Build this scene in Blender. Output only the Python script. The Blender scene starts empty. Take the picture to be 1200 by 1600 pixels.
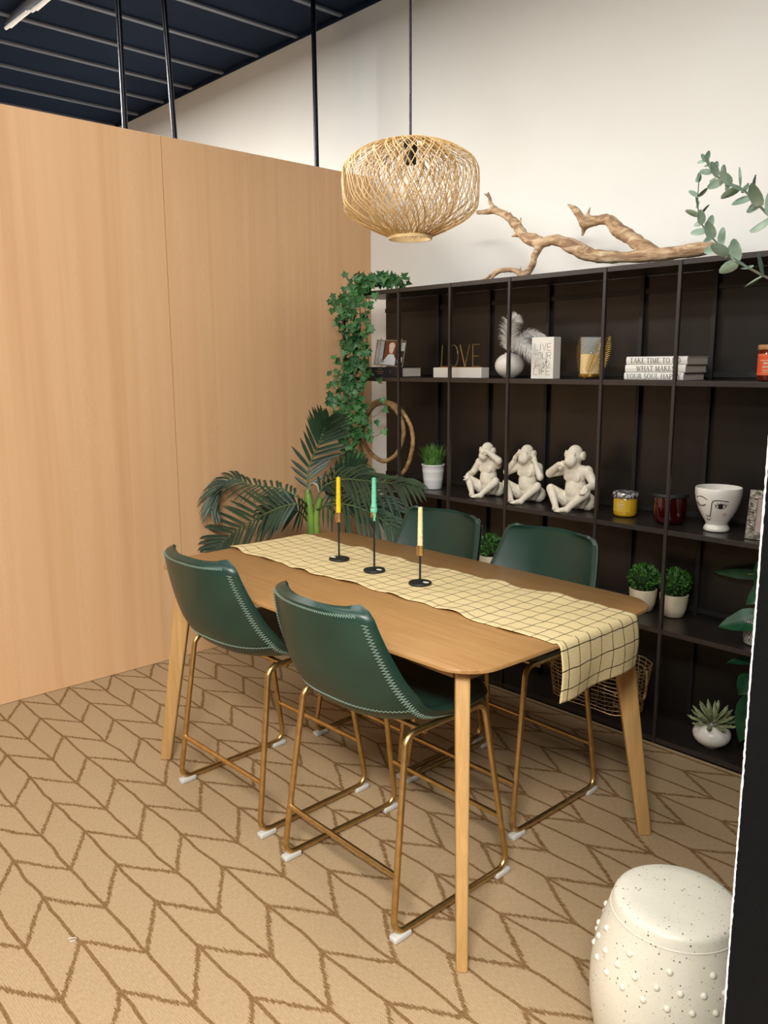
import bpy, bmesh, math, random
from mathutils import Vector, Matrix
PI = math.pi
S = bpy.context.scene
COL = S.collection
rnd = random.Random(7)

# ------------------------------------------------------------------ helpers
def lin(r, g, b):
    f = lambda v: (v/255)/12.92 if v <= 10 else (((v/255)+.055)/1.055)**2.4
    return (f(r), f(g), f(b), 1)

def V(*a): return Vector(a)

def obj(name, bm, m, parent=None, smooth=True):
    me = bpy.data.meshes.new(name)
    bm.normal_update()
    if smooth:
        for e in bm.edges:
            if len(e.link_faces) == 2 and e.calc_face_angle(0) > .85: e.smooth = False
    bm.to_mesh(me); bm.free()
    if smooth:
        me.polygons.foreach_set('use_smooth', [True]*len(me.polygons))
    for mm in (m if isinstance(m, (list, tuple)) else [m]):
        me.materials.append(mm)
    o = bpy.data.objects.new(name, me); COL.objects.link(o)
    if parent: o.parent = parent
    return o

def sharp(o, deg=35):
    me = o.data
    bm = bmesh.new(); bm.from_mesh(me)
    for e in bm.edges:
        if len(e.link_faces) == 2:
            e.smooth = e.calc_face_angle(0) < math.radians(deg)
    bm.to_mesh(me); bm.free()
    return o

def tag(o, label, cat, group=None, kind=None):
    o['label'] = label; o['category'] = cat
    if group: o['group'] = group
    if kind: o['kind'] = kind
    return o

def thing(name, label, cat, loc=(0, 0, 0), rz=0, group=None):
    o = bpy.data.objects.new(name, None); COL.objects.link(o)
    o.location = loc; o.rotation_euler = (0, 0, rz); o.empty_display_size = .05
    return tag(o, label, cat, group)

def struct(o):
    o['kind'] = 'structure'; return o

def copy_tree(o, parent=None):
    c = o.copy(); COL.objects.link(c)
    if parent: c.parent = parent
    for ch in list(o.children): copy_tree(ch, c)
    return c

def add_box(bm, x0, x1, y0, y1, z0, z1, mi=0, mtx=None):
    vs = [bm.verts.new(p) for p in ((x0,y0,z0),(x1,y0,z0),(x1,y1,z0),(x0,y1,z0),(x0,y0,z1),(x1,y0,z1),(x1,y1,z1),(x0,y1,z1))]
    if mtx:
        for v in vs: v.co = mtx @ v.co
    for q in ((0,3,2,1),(4,5,6,7),(0,1,5,4),(1,2,6,5),(2,3,7,6),(3,0,4,7)):
        bm.faces.new([vs[i] for i in q]).material_index = mi
    return vs

def bevel(bm, w, seg=2):
    bmesh.ops.bevel(bm, geom=list(bm.edges), offset=w, segments=seg, profile=.5, affect='EDGES', clamp_overlap=True)

def bbox(x0, x1, y0, y1, z0, z1, w=.003, seg=2):
    bm = bmesh.new(); add_box(bm, x0, x1, y0, y1, z0, z1)
    if w: bevel(bm, w, seg)
    return bm

def frames(pts, closed=False):
    n = len(pts); T = []
    for i in range(n):
        a = pts[(i-1) % n] if (closed or i > 0) else pts[i]
        b = pts[(i+1) % n] if (closed or i < n-1) else pts[i]
        t = (b-a); T.append(t.normalized() if t.length > 1e-9 else V(0,0,1))
    up = V(0,0,1) if abs(T[0].z) < .9 else V(1,0,0)
    N = [(up-T[0]*up.dot(T[0])).normalized()]
    for i in range(1, n):
        v = N[-1]-T[i]*N[-1].dot(T[i])
        N.append(v.normalized() if v.length > 1e-6 else N[-1])
    return T, N

def add_tube(bm, pts, r, seg=8, closed=False, cap=True, flat=1, mi=0, nrm=None):
    pts = [Vector(p) for p in pts]
    T, N = frames(pts, closed); n = len(pts); rings = []
    for i in range(n):
        ri = r[i] if isinstance(r, (list, tuple)) else r
        nn = N[i] if nrm is None else (nrm-T[i]*nrm.dot(T[i])).normalized()
        B = T[i].cross(nn)
        rings.append([bm.verts.new(pts[i]+(nn*math.cos(2*PI*k/seg)*ri*flat+B*math.sin(2*PI*k/seg)*ri)) for k in range(seg)])
    for i in range(n if closed else n-1):
        a, b = rings[i], rings[(i+1) % n]
        for k in range(seg):
            bm.faces.new((a[k], a[(k+1) % seg], b[(k+1) % seg], b[k])).material_index = mi
    if cap and not closed:
        bm.faces.new(rings[0][::-1]).material_index = mi; bm.faces.new(rings[-1]).material_index = mi

def add_lathe(bm, prof, seg=32, c=(0,0,0), mi=0, cap0=True, cap1=True):
    rings = []
    for r, z in prof:
        rings.append([bm.verts.new((c[0]+r*math.cos(2*PI*k/seg), c[1]+r*math.sin(2*PI*k/seg), c[2]+z)) for k in range(seg)])
    for i in range(len(rings)-1):
        a, b = rings[i], rings[i+1]
        for k in range(seg):
            bm.faces.new((a[k], a[(k+1) % seg], b[(k+1) % seg], b[k])).material_index = mi
    if cap0: bm.faces.new(rings[0][::-1]).material_index = mi
    if cap1: bm.faces.new(rings[-1]).material_index = mi

def lathe(prof, seg=32, **k):
    bm = bmesh.new(); add_lathe(bm, prof, seg, **k); return bm

def add_prism(bm, poly, z0, z1, mtx=None, mi=0):
    a = [bm.verts.new((x, y, z0)) for x, y in poly]; b = [bm.verts.new((x, y, z1)) for x, y in poly]
    n = len(poly)
    fs = [bm.faces.new(a[::-1]), bm.faces.new(b)]
    for i in range(n): fs.append(bm.faces.new((a[i], a[(i+1) % n], b[(i+1) % n], b[i])))
    for f in fs: f.material_index = mi
    if mtx:
        for v in a+b: v.co = mtx @ v.co

def spline(pts, n):
    """Catmull-Rom through points, n samples"""
    P = [Vector(p) for p in pts]; P = [P[0]*2-P[1]]+P+[P[-1]*2-P[-2]]
    out = []; m = len(P)-3
    for i in range(n):
        t = i/(n-1)*m; k = min(int(t), m-1); f = t-k
        a, b, c, d = P[k:k+4]
        out.append(.5*((2*b)+(c-a)*f+(2*a-5*b+4*c-d)*f*f+(3*b-a-3*c+d)*f**3))
    return out

def fillet(pts, r, seg=6, closed=False):
    P = [Vector(p) for p in pts]; out = []; n = len(P)
    for i in range(n):
        if not closed and i in (0, n-1): out.append(P[i]); continue
        a = (P[(i-1) % n]-P[i]); b = (P[(i+1) % n]-P[i]); 
        ang = a.angle(b); d = min(r/math.tan(ang/2), a.length*.49, b.length*.49); rr = d*math.tan(ang/2)
        a.normalize(); b.normalize()
        c = P[i]+(a+b).normalized()*(rr/math.sin(ang/2))
        s, e = P[i]+a*d-c, P[i]+b*d-c
        for k in range(seg+1):
            t = k/seg; w_ = s.angle(e); v = (s*math.sin((1-t)*w_)+e*math.sin(t*w_))/math.sin(w_) if w_ > 1e-3 else s
            out.append(c+v)
    return out

def add_ball(bm, c, r, sub=2, sc=(1,1,1), rot=None, mi=0):
    m = Matrix.Translation(c) @ (rot.to_4x4() if rot else Matrix.Identity(4)) @ Matrix.Diagonal((sc[0]*r, sc[1]*r, sc[2]*r, 1))
    g = bmesh.ops.create_icosphere(bm, subdivisions=sub, radius=1, matrix=m)
    for v in g['verts']:
        for f in v.link_faces: f.material_index = mi

def add_cap(bm, a, b, ra, rb, seg=10):
    """tapered capsule, closed"""
    a, b = Vector(a), Vector(b)
    add_ball(bm, a, ra, 2); add_ball(bm, b, rb, 2)
    add_tube(bm, [a, b], [ra*.99, rb*.99], seg)

def bake_remesh(name, bm, m, voxel, smooth_it, parent=None, factor=.5):
    me = bpy.data.meshes.new('tmp'); bm.to_mesh(me); bm.free()
    o = bpy.data.objects.new('tmp', me); COL.objects.link(o)
    r = o.modifiers.new('r', 'REMESH'); r.mode = 'VOXEL'; r.voxel_size = voxel
    s = o.modifiers.new('s', 'SMOOTH'); s.iterations = smooth_it; s.factor = factor
    dg = bpy.context.evaluated_depsgraph_get()
    em = bpy.data.meshes.new_from_object(o.evaluated_get(dg))
    bpy.data.objects.remove(o)
    em.name = name; em.materials.clear(); em.materials.append(m)
    em.polygons.foreach_set('use_smooth', [True]*len(em.polygons))
    n = bpy.data.objects.new(name, em); COL.objects.link(n)
    if parent: n.parent = parent
    return n

# ------------------------------------------------------------------ materials
class NT:
    def __init__(s, m): s.nt = m.node_tree; s.n = s.nt.nodes; s.l = s.nt.links; s.b = s.n['Principled BSDF']
    def new(s, t, **k):
        n = s.n.new(t)
        for a, v in k.items(): setattr(n, a, v)
        return n
    def put(s, sock, v):
        if v is None: return
        if isinstance(v, bpy.types.NodeSocket): s.l.new(v, sock)
        else: sock.default_value = v
    def m(s, op, a, b=None, c=None):
        n = s.new('ShaderNodeMath', operation=op)
        s.put(n.inputs[0], a); s.put(n.inputs[1], b); s.put(n.inputs[2], c)
        return n.outputs[0]
    def noise(s, vec, scale, detail=3, rough=.5, out='Fac', dist=0):
        n = s.new('ShaderNodeTexNoise'); s.put(n.inputs['Vector'], vec)
        n.inputs['Scale'].default_value = scale; n.inputs['Detail'].default_value = detail
        n.inputs['Roughness'].default_value = rough; n.inputs['Distortion'].default_value = dist
        return n.outputs[out]
    def coord(s, what='Object'): return s.new('ShaderNodeTexCoord').outputs[what]
    def mapped(s, vec, scale=(1,1,1), rot=(0,0,0)):
        n = s.new('ShaderNodeMapping'); s.put(n.inputs['Vector'], vec)
        n.inputs['Scale'].default_value = scale; n.inputs['Rotation'].default_value = rot
        return n.outputs[0]
    def ramp(s, fac, stops):
        n = s.new('ShaderNodeValToRGB'); s.put(n.inputs[0], fac)
        e = n.color_ramp.elements
        while len(e) < len(stops): e.new(.5)
        for i, (p, c) in enumerate(stops): e[i].position = p; e[i].color = c
        return n.outputs[0]
    def mix(s, f, a, b, mode='MIX'):
        n = s.new('ShaderNodeMix', data_type='RGBA', blend_type=mode)
        s.put(n.inputs[0], f); s.put(n.inputs[6], a); s.put(n.inputs[7], b)
        return n.outputs[2]
    def sep(s, vec):
        n = s.new('ShaderNodeSeparateXYZ'); s.put(n.inputs[0], vec); return n.outputs
    def comb(s, x, y, z=0.0):
        n = s.new('ShaderNodeCombineXYZ')
        for i, v in enumerate((x, y, z)): s.put(n.inputs[i], v)
        return n.outputs[0]
    def bump(s, h, strength=.2, dist=.005):
        n = s.new('ShaderNodeBump'); s.put(n.inputs['Height'], h)
        n.inputs['Strength'].default_value = strength; n.inputs['Distance'].default_value = dist
        s.l.new(n.outputs[0], s.b.inputs['Normal'])
    def col(s, v): s.put(s.b.inputs['Base Color'], v)

def mat(name, col, rough=.5, metal=0, spec=.5, **k):
    m = bpy.data.materials.new(name); m.use_nodes = True
    b = m.node_tree.nodes['Principled BSDF']
    b.inputs['Base Color'].default_value = col; b.inputs['Roughness'].default_value = rough
    b.inputs['Metallic'].default_value = metal; b.inputs['Specular IOR Level'].default_value = spec
    for a, v in k.items(): b.inputs[a.replace('_', ' ')].default_value = v
    return m

def mat_var(name, c1, c2, scale=8, rough=.5, metal=0, bump=0, stretch=(1,1,1), lo=.35, hi=.65, spec=.5, detail=4, coat=0):
    m = mat(name, c1, rough, metal, spec); t = NT(m)
    vec = t.mapped(t.coord(), stretch)
    f = t.noise(vec, scale, detail)
    t.col(t.ramp(f, [(lo, c1), (hi, c2)]))
    if bump: t.bump(f, bump)
    if coat: t.b.inputs['Coat Weight'].default_value = coat
    return m

MT = {}
MT['white_wall'] = mat_var('white_wall', lin(240,240,235), lin(237,236,231), 2, .75)
MT['ceiling'] = mat_var('navy_ceiling', lin(30,43,64), lin(26,39,59), 3, .8)
MT['joist'] = mat('joist_grey', lin(112,122,138), .5)
MT['concrete'] = mat_var('dark_concrete', lin(70,66,62), lin(55,52,50), 6, .8)
MT['black_metal'] = mat_var('black_metal', lin(32,28,26), lin(40,35,31), 30, .32, 0)
MT['shelf_front'] = mat_var('shelf_frame_metal', lin(52,46,42), lin(46,41,38), 30, .4)
MT['black_back'] = mat_var('black_back_panel', lin(27,24,22), lin(33,29,26), 3, .34)
MT['pole'] = mat('black_pole', lin(22,24,32), .25, .6)
MT['gold'] = mat_var('brushed_gold', lin(208,178,124), lin(192,160,106), 30, .34, 1)
MT['brass'] = mat('brass_cup', lin(222,190,128), .34, 1)
MT['matte_black'] = mat('matte_black', lin(26,25,25), .5)
MT['white_ceramic'] = mat('white_ceramic', lin(228,224,216), .3)
MT['statue'] = mat_var('white_plaster', lin(232,224,206), lin(218,209,190), 40, .6, bump=.05)
MT['white_plastic'] = mat('white_pad', lin(192,190,184), .4)
MT['white_paint'] = mat('white_painted_wood', lin(232,228,220), .5)
MT['gold_paint'] = mat('thin_gold', lin(165,132,85), .35, .6)
MT['stitch'] = mat('stitch_thread', lin(122,144,130), .8)
MT['ink'] = mat('black_ink', lin(25,24,24), .6)
MT['grey_ink'] = mat('grey_ink', lin(105,102,98), .7)
MT['paper'] = mat_var('book_pages', lin(242,236,222), lin(214,205,188), 3, .8, stretch=(1,1,120))
MT['wax_yellow'] = mat_var('yellow_wax', lin(250,208,20), lin(240,192,12), 20, .45, bump=.2)
MT['wax_turquoise'] = mat_var('turquoise_wax', lin(120,212,176), lin(100,196,160), 25, .45, bump=.4)
MT['wax_ivory'] = mat_var('ivory_wax', lin(238,226,176), lin(228,214,160), 20, .45, bump=.2)
MT['bamboo'] = mat_var('bamboo_strip', lin(226,194,140), lin(196,160,104), 12, .5)
MT['bamboo_in'] = mat_var('bamboo_strip_inner', lin(214,180,124), lin(184,148,94), 12, .5)
MT['bamboo_ring'] = mat_var('bamboo_ring', lin(232,208,156), lin(214,186,132), 12, .5)
MT['palm'] = mat_var('palm_green', lin(26,48,36), lin(42,70,48), 6, .42)
MT['palm_stem'] = mat_var('palm_stem_green', lin(86,126,50), lin(126,160,64), 10, .5)
MT['palm_stalk'] = mat_var('palm_stalk', lin(72,98,58), lin(96,112,70), 10, .5)
MT['ivy'] = mat_var('ivy_green', lin(36,86,46), lin(74,124,70), 9, .5)
MT['vine'] = mat('vine_stem', lin(82,84,50), .7)
MT['euca'] = mat_var('eucalyptus_green', lin(112,140,122), lin(160,180,162), 18, .6)
MT['euca_stem'] = mat('eucalyptus_stem', lin(98,100,84), .7)
MT['bigleaf'] = mat_var('dark_leaf', lin(18,58,36), lin(34,84,52), 14, .38)
MT['box'] = mat_var('boxwood_green', lin(34,84,26), lin(74,128,44), 30, .5)
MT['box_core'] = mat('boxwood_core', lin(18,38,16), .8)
MT['grass'] = mat_var('grass_green', lin(48,96,34), lin(92,138,56), 30, .5)
MT['succulent'] = mat_var('succulent_green', lin(120,134,96), lin(160,166,124), 20, .6)
MT['cream_pot'] = mat_var('cream_pot', lin(214,202,174), lin(188,176,150), 12, .7, bump=.1)
MT['soil'] = mat_var('soil', lin(70,54,40), lin(110,88,62), 40, .9)
MT['rattan'] = mat_var('rattan_hoop', lin(186,152,104), lin(128,98,62), 30, .55)
MT['glass'] = mat('clear_glass', lin(225,232,230), .03, Alpha=.14)
MT['feather'] = mat('white_feather', lin(232,230,226), .8)
MT['gold_leaf'] = mat('gold_leaf_metal', lin(206,164,82), .38, 1)
MT['red_jar'] = mat('red_jar_glass', lin(48,2,4), .08, Coat_Weight=.5)
MT['amber'] = mat('amber_glass', lin(90,30,14), .08)
MT['orange_label'] = mat('orange_label', lin(206,76,32), .5)
MT['wood_lid'] = mat_var('wood_lid', lin(170,124,72), lin(140,98,56), 20, .6, stretch=(1,8,1))
MT['mustard'] = mat('mustard_label', lin(206,166,40), .4)
MT['mustard_glass'] = mat('mustard_wax_glass', lin(196,150,34), .1, Coat_Weight=.5)
MT['silver'] = mat_var('silver_ornate', lin(190,184,172), lin(90,86,78), 60, .35, .6, bump=.6)
MT['navy_book'] = mat('dark_book_cover', lin(26,28,36), .5)
MT['white_book'] = mat('white_book_cover', lin(226,224,219), .45)
MT['tube_light'] = mat('tube_light', lin(240,240,235), .4)
MT['ceiling'].node_tree.nodes['Principled BSDF'].inputs['Specular IOR Level'].default_value = .1
b_ = MT['tube_light'].node_tree.nodes['Principled BSDF']; b_.inputs['Emission Color'].default_value = (1,.97,.9,1); b_.inputs['Emission Strength'].default_value = .3
MT['pink'] = mat('pink_blush', lin(222,190,184), .5)
MT['foam_edge'] = mat_var('foam_edge', lin(238,236,232), lin(220,216,210), 60, .8)

def m_leather():
    m = mat('green_leather', lin(24,52,43), .36, 0, .5); t = NT(m)
    o = t.coord(); f = t.noise(o, 5, 3); 
    t.col(t.ramp(f, [(.3, lin(20,46,38)), (.7, lin(27,58,48))]))
    t.bump(t.noise(o, 420, 2), .12, .001)
    return m
MT['leather'] = m_leather()

def m_oak(name, c1, c2, axis='x', rough=.42):
    m = mat(name, c1, rough); t = NT(m); o = t.coord()
    st = {'x': (1.2, 22, 22), 'z': (22, 22, 1.2)}[axis]
    f = t.noise(t.mapped(o, st), 3.2, 6, .62, dist=.6)
    g = t.noise(t.mapped(o, tuple(v*6 if v > 2 else v*2 for v in st)), 4, 3)
    c = t.ramp(f, [(.3, c1), (.68, c2)])
    c = t.mix(t.m('MULTIPLY', t.m('SUBTRACT', g, .5), .5), c, lin(90,58,26))
    t.col(c); t.bump(f, .06, .002)
    return m
MT['oak'] = m_oak('oak_tabletop', lin(166,127,78), lin(149,109,63))
MT['oak_leg'] = m_oak('oak_leg', lin(192,153,99), lin(174,134,82), 'z')

def m_panel():
    m = mat('beech_panel', lin(222,178,130), .55); t = NT(m)
    o = t.coord(); x, y, z = t.sep(o)
    band = t.noise(t.comb(0.0, t.m('MULTIPLY', y, 6.0), t.m('MULTIPLY', z, .12)), 1.3, 3, .6)
    c = t.ramp(band, [(.32, lin(216,171,126)), (.5, lin(220,177,133)), (.68, lin(211,165,120))])
    sq = t.noise(t.comb(0.0, t.m('MULTIPLY', y, 46.0), t.m('MULTIPLY', z, 9.0)), 1.6, 5, .7, dist=1.4)
    sq = t.ramp(sq, [(.46, (0,0,0,1)), (.5, (1,1,1,1)), (.54, (0,0,0,1))])
    msk = t.noise(t.comb(0.0, t.m('MULTIPLY', y, 9.0), t.m('MULTIPLY', z, .5)), 1.0, 2)
    msk = t.ramp(msk, [(.48, (0,0,0,1)), (.6, (1,1,1,1))])
    c = t.mix(t.m('MULTIPLY', t.m('MULTIPLY', sq, msk), .32), c, lin(236,206,170))
    t.col(c)
    return m
MT['panel'] = m_panel()

def m_rug():
    m = mat('herringbone_rug', lin(214,184,142), .95, 0, .15); t = NT(m)
    x, y, z = t.sep(t.coord())
    P = .132; Q = .2865
    wob = t.m('MULTIPLY', t.m('SUBTRACT', t.noise(t.comb(t.m('MULTIPLY', x, 5.0), t.m('MULTIPLY', y, 3.0)), 1.0, 2), .5), .03)
    yy = t.m('ADD', y, wob)
    s = t.m('PINGPONG', t.m('SUBTRACT', yy, .832-20*P), P)             # 0 on the L lines, P on the M lines
    d1 = t.m('MINIMUM', s, t.m('SUBTRACT', P, s))
    fz1 = t.m('MULTIPLY', t.m('SUBTRACT', t.noise(t.comb(t.m('MULTIPLY', x, 160.0), t.m('MULTIPLY', y, 160.0)), 1.0, 2), .5), .006)
    l1 = t.m('LESS_THAN', t.m('ADD', d1, fz1), .0056)
    off = t.m('MULTIPLY', s, .2/P)
    xs = t.m('ADD', t.m('SUBTRACT', x, off), t.m('MULTIPLY', y, .048))
    xs = t.m('ADD', xs, 2.029-.048*.832+40*Q)
    jag = t.m('MULTIPLY', t.m('SUBTRACT', t.noise(t.comb(t.m('MULTIPLY', x, 22.0), t.m('MULTIPLY', y, 260.0)), 1.0, 2), .5), .062)
    d2 = t.m('PINGPONG', t.m('ADD', xs, jag), Q/2)
    l2 = t.m('LESS_THAN', d2, .0125)
    line = t.m('MAXIMUM', l1, l2)
    edge = t.m('GREATER_THAN', y, 3.325); edge2 = t.m('LESS_THAN', y, 3.338)
    line = t.m('MAXIMUM', t.m('MULTIPLY', line, t.m('SUBTRACT', 1.0, edge)), t.m('MULTIPLY', edge, edge2))
    # woven ground: fine ribs, alternate cells woven across each other
    half = t.m('GREATER_THAN', t.m('MODULO', t.m('SUBTRACT', yy, .832-20*P), 2*P), P)
    r1 = t.m('SINE', t.m('MULTIPLY', x, 2*PI/.0075)); r2 = t.m('SINE', t.m('MULTIPLY', y, 2*PI/.0075))
    tw = t.m('MULTIPLY', r1, r2)
    ribs = t.m('ADD', t.m('MULTIPLY', t.m('ADD', t.m('MULTIPLY', r1, .35), tw), half), t.m('MULTIPLY', t.m('ADD', t.m('MULTIPLY', r2, .25), t.m('MULTIPLY', tw, .3)), t.m('SUBTRACT', 1.0, half)))
    fleck = t.noise(t.comb(t.m('MULTIPLY', x, 60.0), t.m('MULTIPLY', y, 220.0)), 1.0, 3)
    c = t.ramp(fleck, [(.3, lin(172,147,113)), (.7, lin(192,167,132))])
    c = t.mix(t.m('MULTIPLY', t.m('ADD', ribs, 1.0), .26), c, lin(112,87,60))
    brown = t.ramp(t.noise(t.coord(), 150, 2), [(.35, lin(112,85,54)), (.65, lin(134,104,69))])
    t.col(t.mix(line, c, brown))
    t.bump(t.m('ADD', t.m('MULTIPLY', ribs, .3), t.m('MULTIPLY', line, 1.5)), .35, .002)
    return m
MT['rug'] = m_rug()

def m_runner():
    m = mat('checked_runner', lin(238,216,164), .9, 0, .2); t = NT(m)
    u, v, w = t.sep(t.coord('UV'))
    wob = t.m('MULTIPLY', t.m('SUBTRACT', t.noise(t.comb(t.m('MULTIPLY', u, 14.0), t.m('MULTIPLY', v, 14.0)), 1.0, 3), .5), .012)
    wob2 = t.m('MULTIPLY', t.m('SUBTRACT', t.noise(t.comb(t.m('MULTIPLY', v, 14.0), t.m('MULTIPLY', u, 14.0), 4.0), 1.0, 3), .5), .012)
    C = .061
    a = t.m('PINGPONG', t.m('ADD', t.m('ADD', u, wob), 10*C+.012), C/2)
    b = t.m('PINGPONG', t.m('ADD', t.m('ADD', v, wob2), 10*C+.031), C/2)
    line = t.m('LESS_THAN', t.m('MINIMUM', a, b), .0017)
    f = t.noise(t.comb(t.m('MULTIPLY', u, 300.0), t.m('MULTIPLY', v, 40.0)), 1.0, 3)
    c = t.ramp(f, [(.3, lin(210,188,139)), (.7, lin(221,202,156))])
    t.col(t.mix(line, c, lin(44,36,26)))
    t.bump(t.m('ADD', f, t.m('MULTIPLY', line, .6)), .25, .001)
    return m
MT['runner'] = m_runner()

def m_stool():
    m = mat('speckled_ceramic', lin(214,208,192), .45); t = NT(m); o = t.coord()
    def specks(scale, th, seed):
        n = t.new('ShaderNodeTexVoronoi'); n.inputs['Scale'].default_value = scale
        mp = t.new('ShaderNodeMapping'); t.l.new(o, mp.inputs['Vector']); mp.inputs['Location'].default_value = (seed, seed*.3, seed*.7)
        t.l.new(mp.outputs[0], n.inputs['Vector'])
        rc = t.sep(n.outputs['Color'])
        return t.m('LESS_THAN', n.outputs['Distance'], t.m('MULTIPLY', t.m('SUBTRACT', rc[0], .45), th))
    a = specks(95, .42, 0.0); b = specks(210, .5, 3.0)
    base = t.ramp(t.noise(o, 6, 2), [(.3, lin(208,203,188)), (.7, lin(219,214,197))])
    c = t.mix(b, base, lin(176,168,150)); c = t.mix(a, c, lin(88,82,74))
    t.col(c); return m
MT['stool'] = m_stool()

def m_drift():
    m = mat('driftwood', lin(196,160,116), .75); t = NT(m); o = t.coord()
    f = t.noise(t.mapped(o, (5, 16, 16)), 1.6, 5, .6, dist=1.2)
    g = t.noise(t.mapped(o, (14, 90, 90)), 1.5, 3)
    c = t.ramp(f, [(.36, lin(222,200,166)), (.5, lin(194,162,124)), (.6, lin(152,120,92))])
    c = t.mix(t.m('MULTIPLY', g, .35), c, lin(120,86,58))
    t.col(c); t.bump(t.m('ADD', f, g), .5, .006); return m
MT['drift'] = m_drift()

def m_partition():
    m = mat('charcoal_board', lin(10,11,13), .85, 0, .08); t = NT(m); o = t.coord()
    f = t.noise(t.mapped(o, (30, 30, 260)), 1.0, 4, .7)
    t.col(t.ramp(f, [(.3, lin(8,9,11)), (.7, lin(15,17,19))])); t.bump(f, .2, .001); return m
MT['partition'] = m_partition()

# ------------------------------------------------------------------ setting
H_CEIL = 4.09; Y_WALL = 3.905; X_LEFT = -4.362
bm = bmesh.new(); add_box(bm, -10, 4, -6, 4.1, -.1, -.008); struct(obj('floor', bm, MT['concrete'], smooth=False))
bm = bmesh.new(); add_box(bm, -10, 4, Y_WALL, Y_WALL+.12, -.008, H_CEIL); struct(obj('wall_back', bm, MT['white_wall'], smooth=False))
bm = bmesh.new(); add_box(bm, -10, 4, -6, Y_WALL+.12, H_CEIL, H_CEIL+.1); ceil = struct(obj('ceiling', bm, MT['ceiling'], smooth=False))
for k in range(-4, 8):
    x = -5.115-.497*k
    bm = bmesh.new(); add_box(bm, x-.018, x+.018, -5.9, Y_WALL-.002, H_CEIL-.022, H_CEIL-.012); add_box(bm, x-.006, x+.006, -5.9, Y_WALL-.002, H_CEIL-.012, H_CEIL)
    obj('ceiling_joist', bm, MT['joist'], ceil, smooth=False)
bm = bmesh.new(); add_box(bm, -10, 4, Y_WALL-.02, Y_WALL-.001, H_CEIL-.03, H_CEIL-.001); struct(obj('trim_1', bm, MT['ceiling'], smooth=False))
bm = bmesh.new()
for y0, y1 in ((-.726, .814), (.818, 2.358), (2.362, Y_WALL-.004)):
    add_box(bm, X_LEFT-.02, X_LEFT, y0, y1, .007, 3.006)
struct(obj('wall_left', bm, MT['panel'], smooth=False))
# right partition: charcoal faced foam board with a torn white edge
bm = bmesh.new(); add_box(bm, -.3800, -.3778, .93, 3.3, -.006, 3.05); wr = struct(obj('wall_right', bm, MT['partition'], smooth=False))
bm = bmesh.new(); n = 700
prev = None
for i in range(n+1):
    z = -.006+3.056*i/n
    a = [bm.verts.new((-.3800-rnd.random()*.0007, .9302, z)), bm.verts.new((-.3790+rnd.random()*.0004, .9292-rnd.random()*.0006, z)), bm.verts.new((-.3784+rnd.random()*.0008, .9302, z))]
    if prev:
        for k in range(2): bm.faces.new((prev[k], prev[k+1], a[k+1], a[k]))
    prev = a
obj('torn_edge', bm, MT['foam_edge'], wr)

rug = obj('area_rug', bbox(X_LEFT-.03, 1.4, -1.6, 3.362, -.008, .004, .002), MT['rug'], smooth=False)
tag(rug, 'beige woven rug with brown herringbone lines covering the floor under the dining table', 'rug')

# poles holding up the left partition
for y0, dy, lab in ((2.182, .001, 'thin black pole rising above the wooden partition, leftmost of the three poles'),
                    (2.478, -.040, 'thin black pole above the partition, nearest the panel seam and leaning slightly'),
                    (3.494, -.006, 'thin black pole standing before the white wall, left of the bamboo lamp')):
    bm = bmesh.new(); zz = lambda z: V(-4.42, y0+dy*(z-3.02), z)
    add_tube(bm, [zz(-.008), zz(H_CEIL)], .0155, 12)
    tag(obj('support_pole', bm, MT['pole']), lab, 'pole', 'black poles behind the wooden partition')

t = thing('tube_light', 'white tube light under the dark ceiling in the top left corner', 'ceiling light', (-5.85, 2.23, 4.02))
for k, (xa, xb, dy) in enumerate(((-.34, .02, 0), (.06, .45, .03))):
    bm = bmesh.new(); add_tube(bm, [(xa, dy, 0), ((xa+xb)/2, dy+.01, .004), (xb, dy+.012, 0)], .011, 8)
    add_tube(bm, [(xa+.02, dy+.026, .01), ((xa+xb)/2, dy+.03, .014), (xb, dy+.03, .01)], .009, 8); obj('tube', bm, MT['tube_light'], t)
bm = bmesh.new(); add_box(bm, -.36, .47, .0, .05, .03, .07); obj('housing', bm, MT['joist'], t)

# ------------------------------------------------------------------ dining table
TX, TY, TZ = -2.325, 2.13, .915
def table_outline(a, b, r, bow, n=14):
    pts = []
    for sx, sy, a0 in ((1, 1, 0), (-1, 1, 90), (-1, -1, 180), (1, -1, 270)):
        for k in range(n+1):
            an = math.radians(a0+90*k/n)
            pts.append([sx*(a-r)+r*math.cos(an), sy*(b-r)+r*math.sin(an)])
    out = []
    m = len(pts)
    for i in range(m):
        p, q = pts[i], pts[(i+1) % m]
        L = math.dist(p, q); k = 24 if L > .3 else 1
        for j in range(k): out.append((p[0]+(q[0]-p[0])*j/k, p[1]+(q[1]-p[1])*j/k))
    return [(x+math.copysign(bow*(1-(y/b)**2), x)*min(1, abs(x)/a)**6, y+math.copysign(bow*(1-(x/a)**2), y)*min(1, abs(y)/b)**6) for x, y in out]

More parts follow.
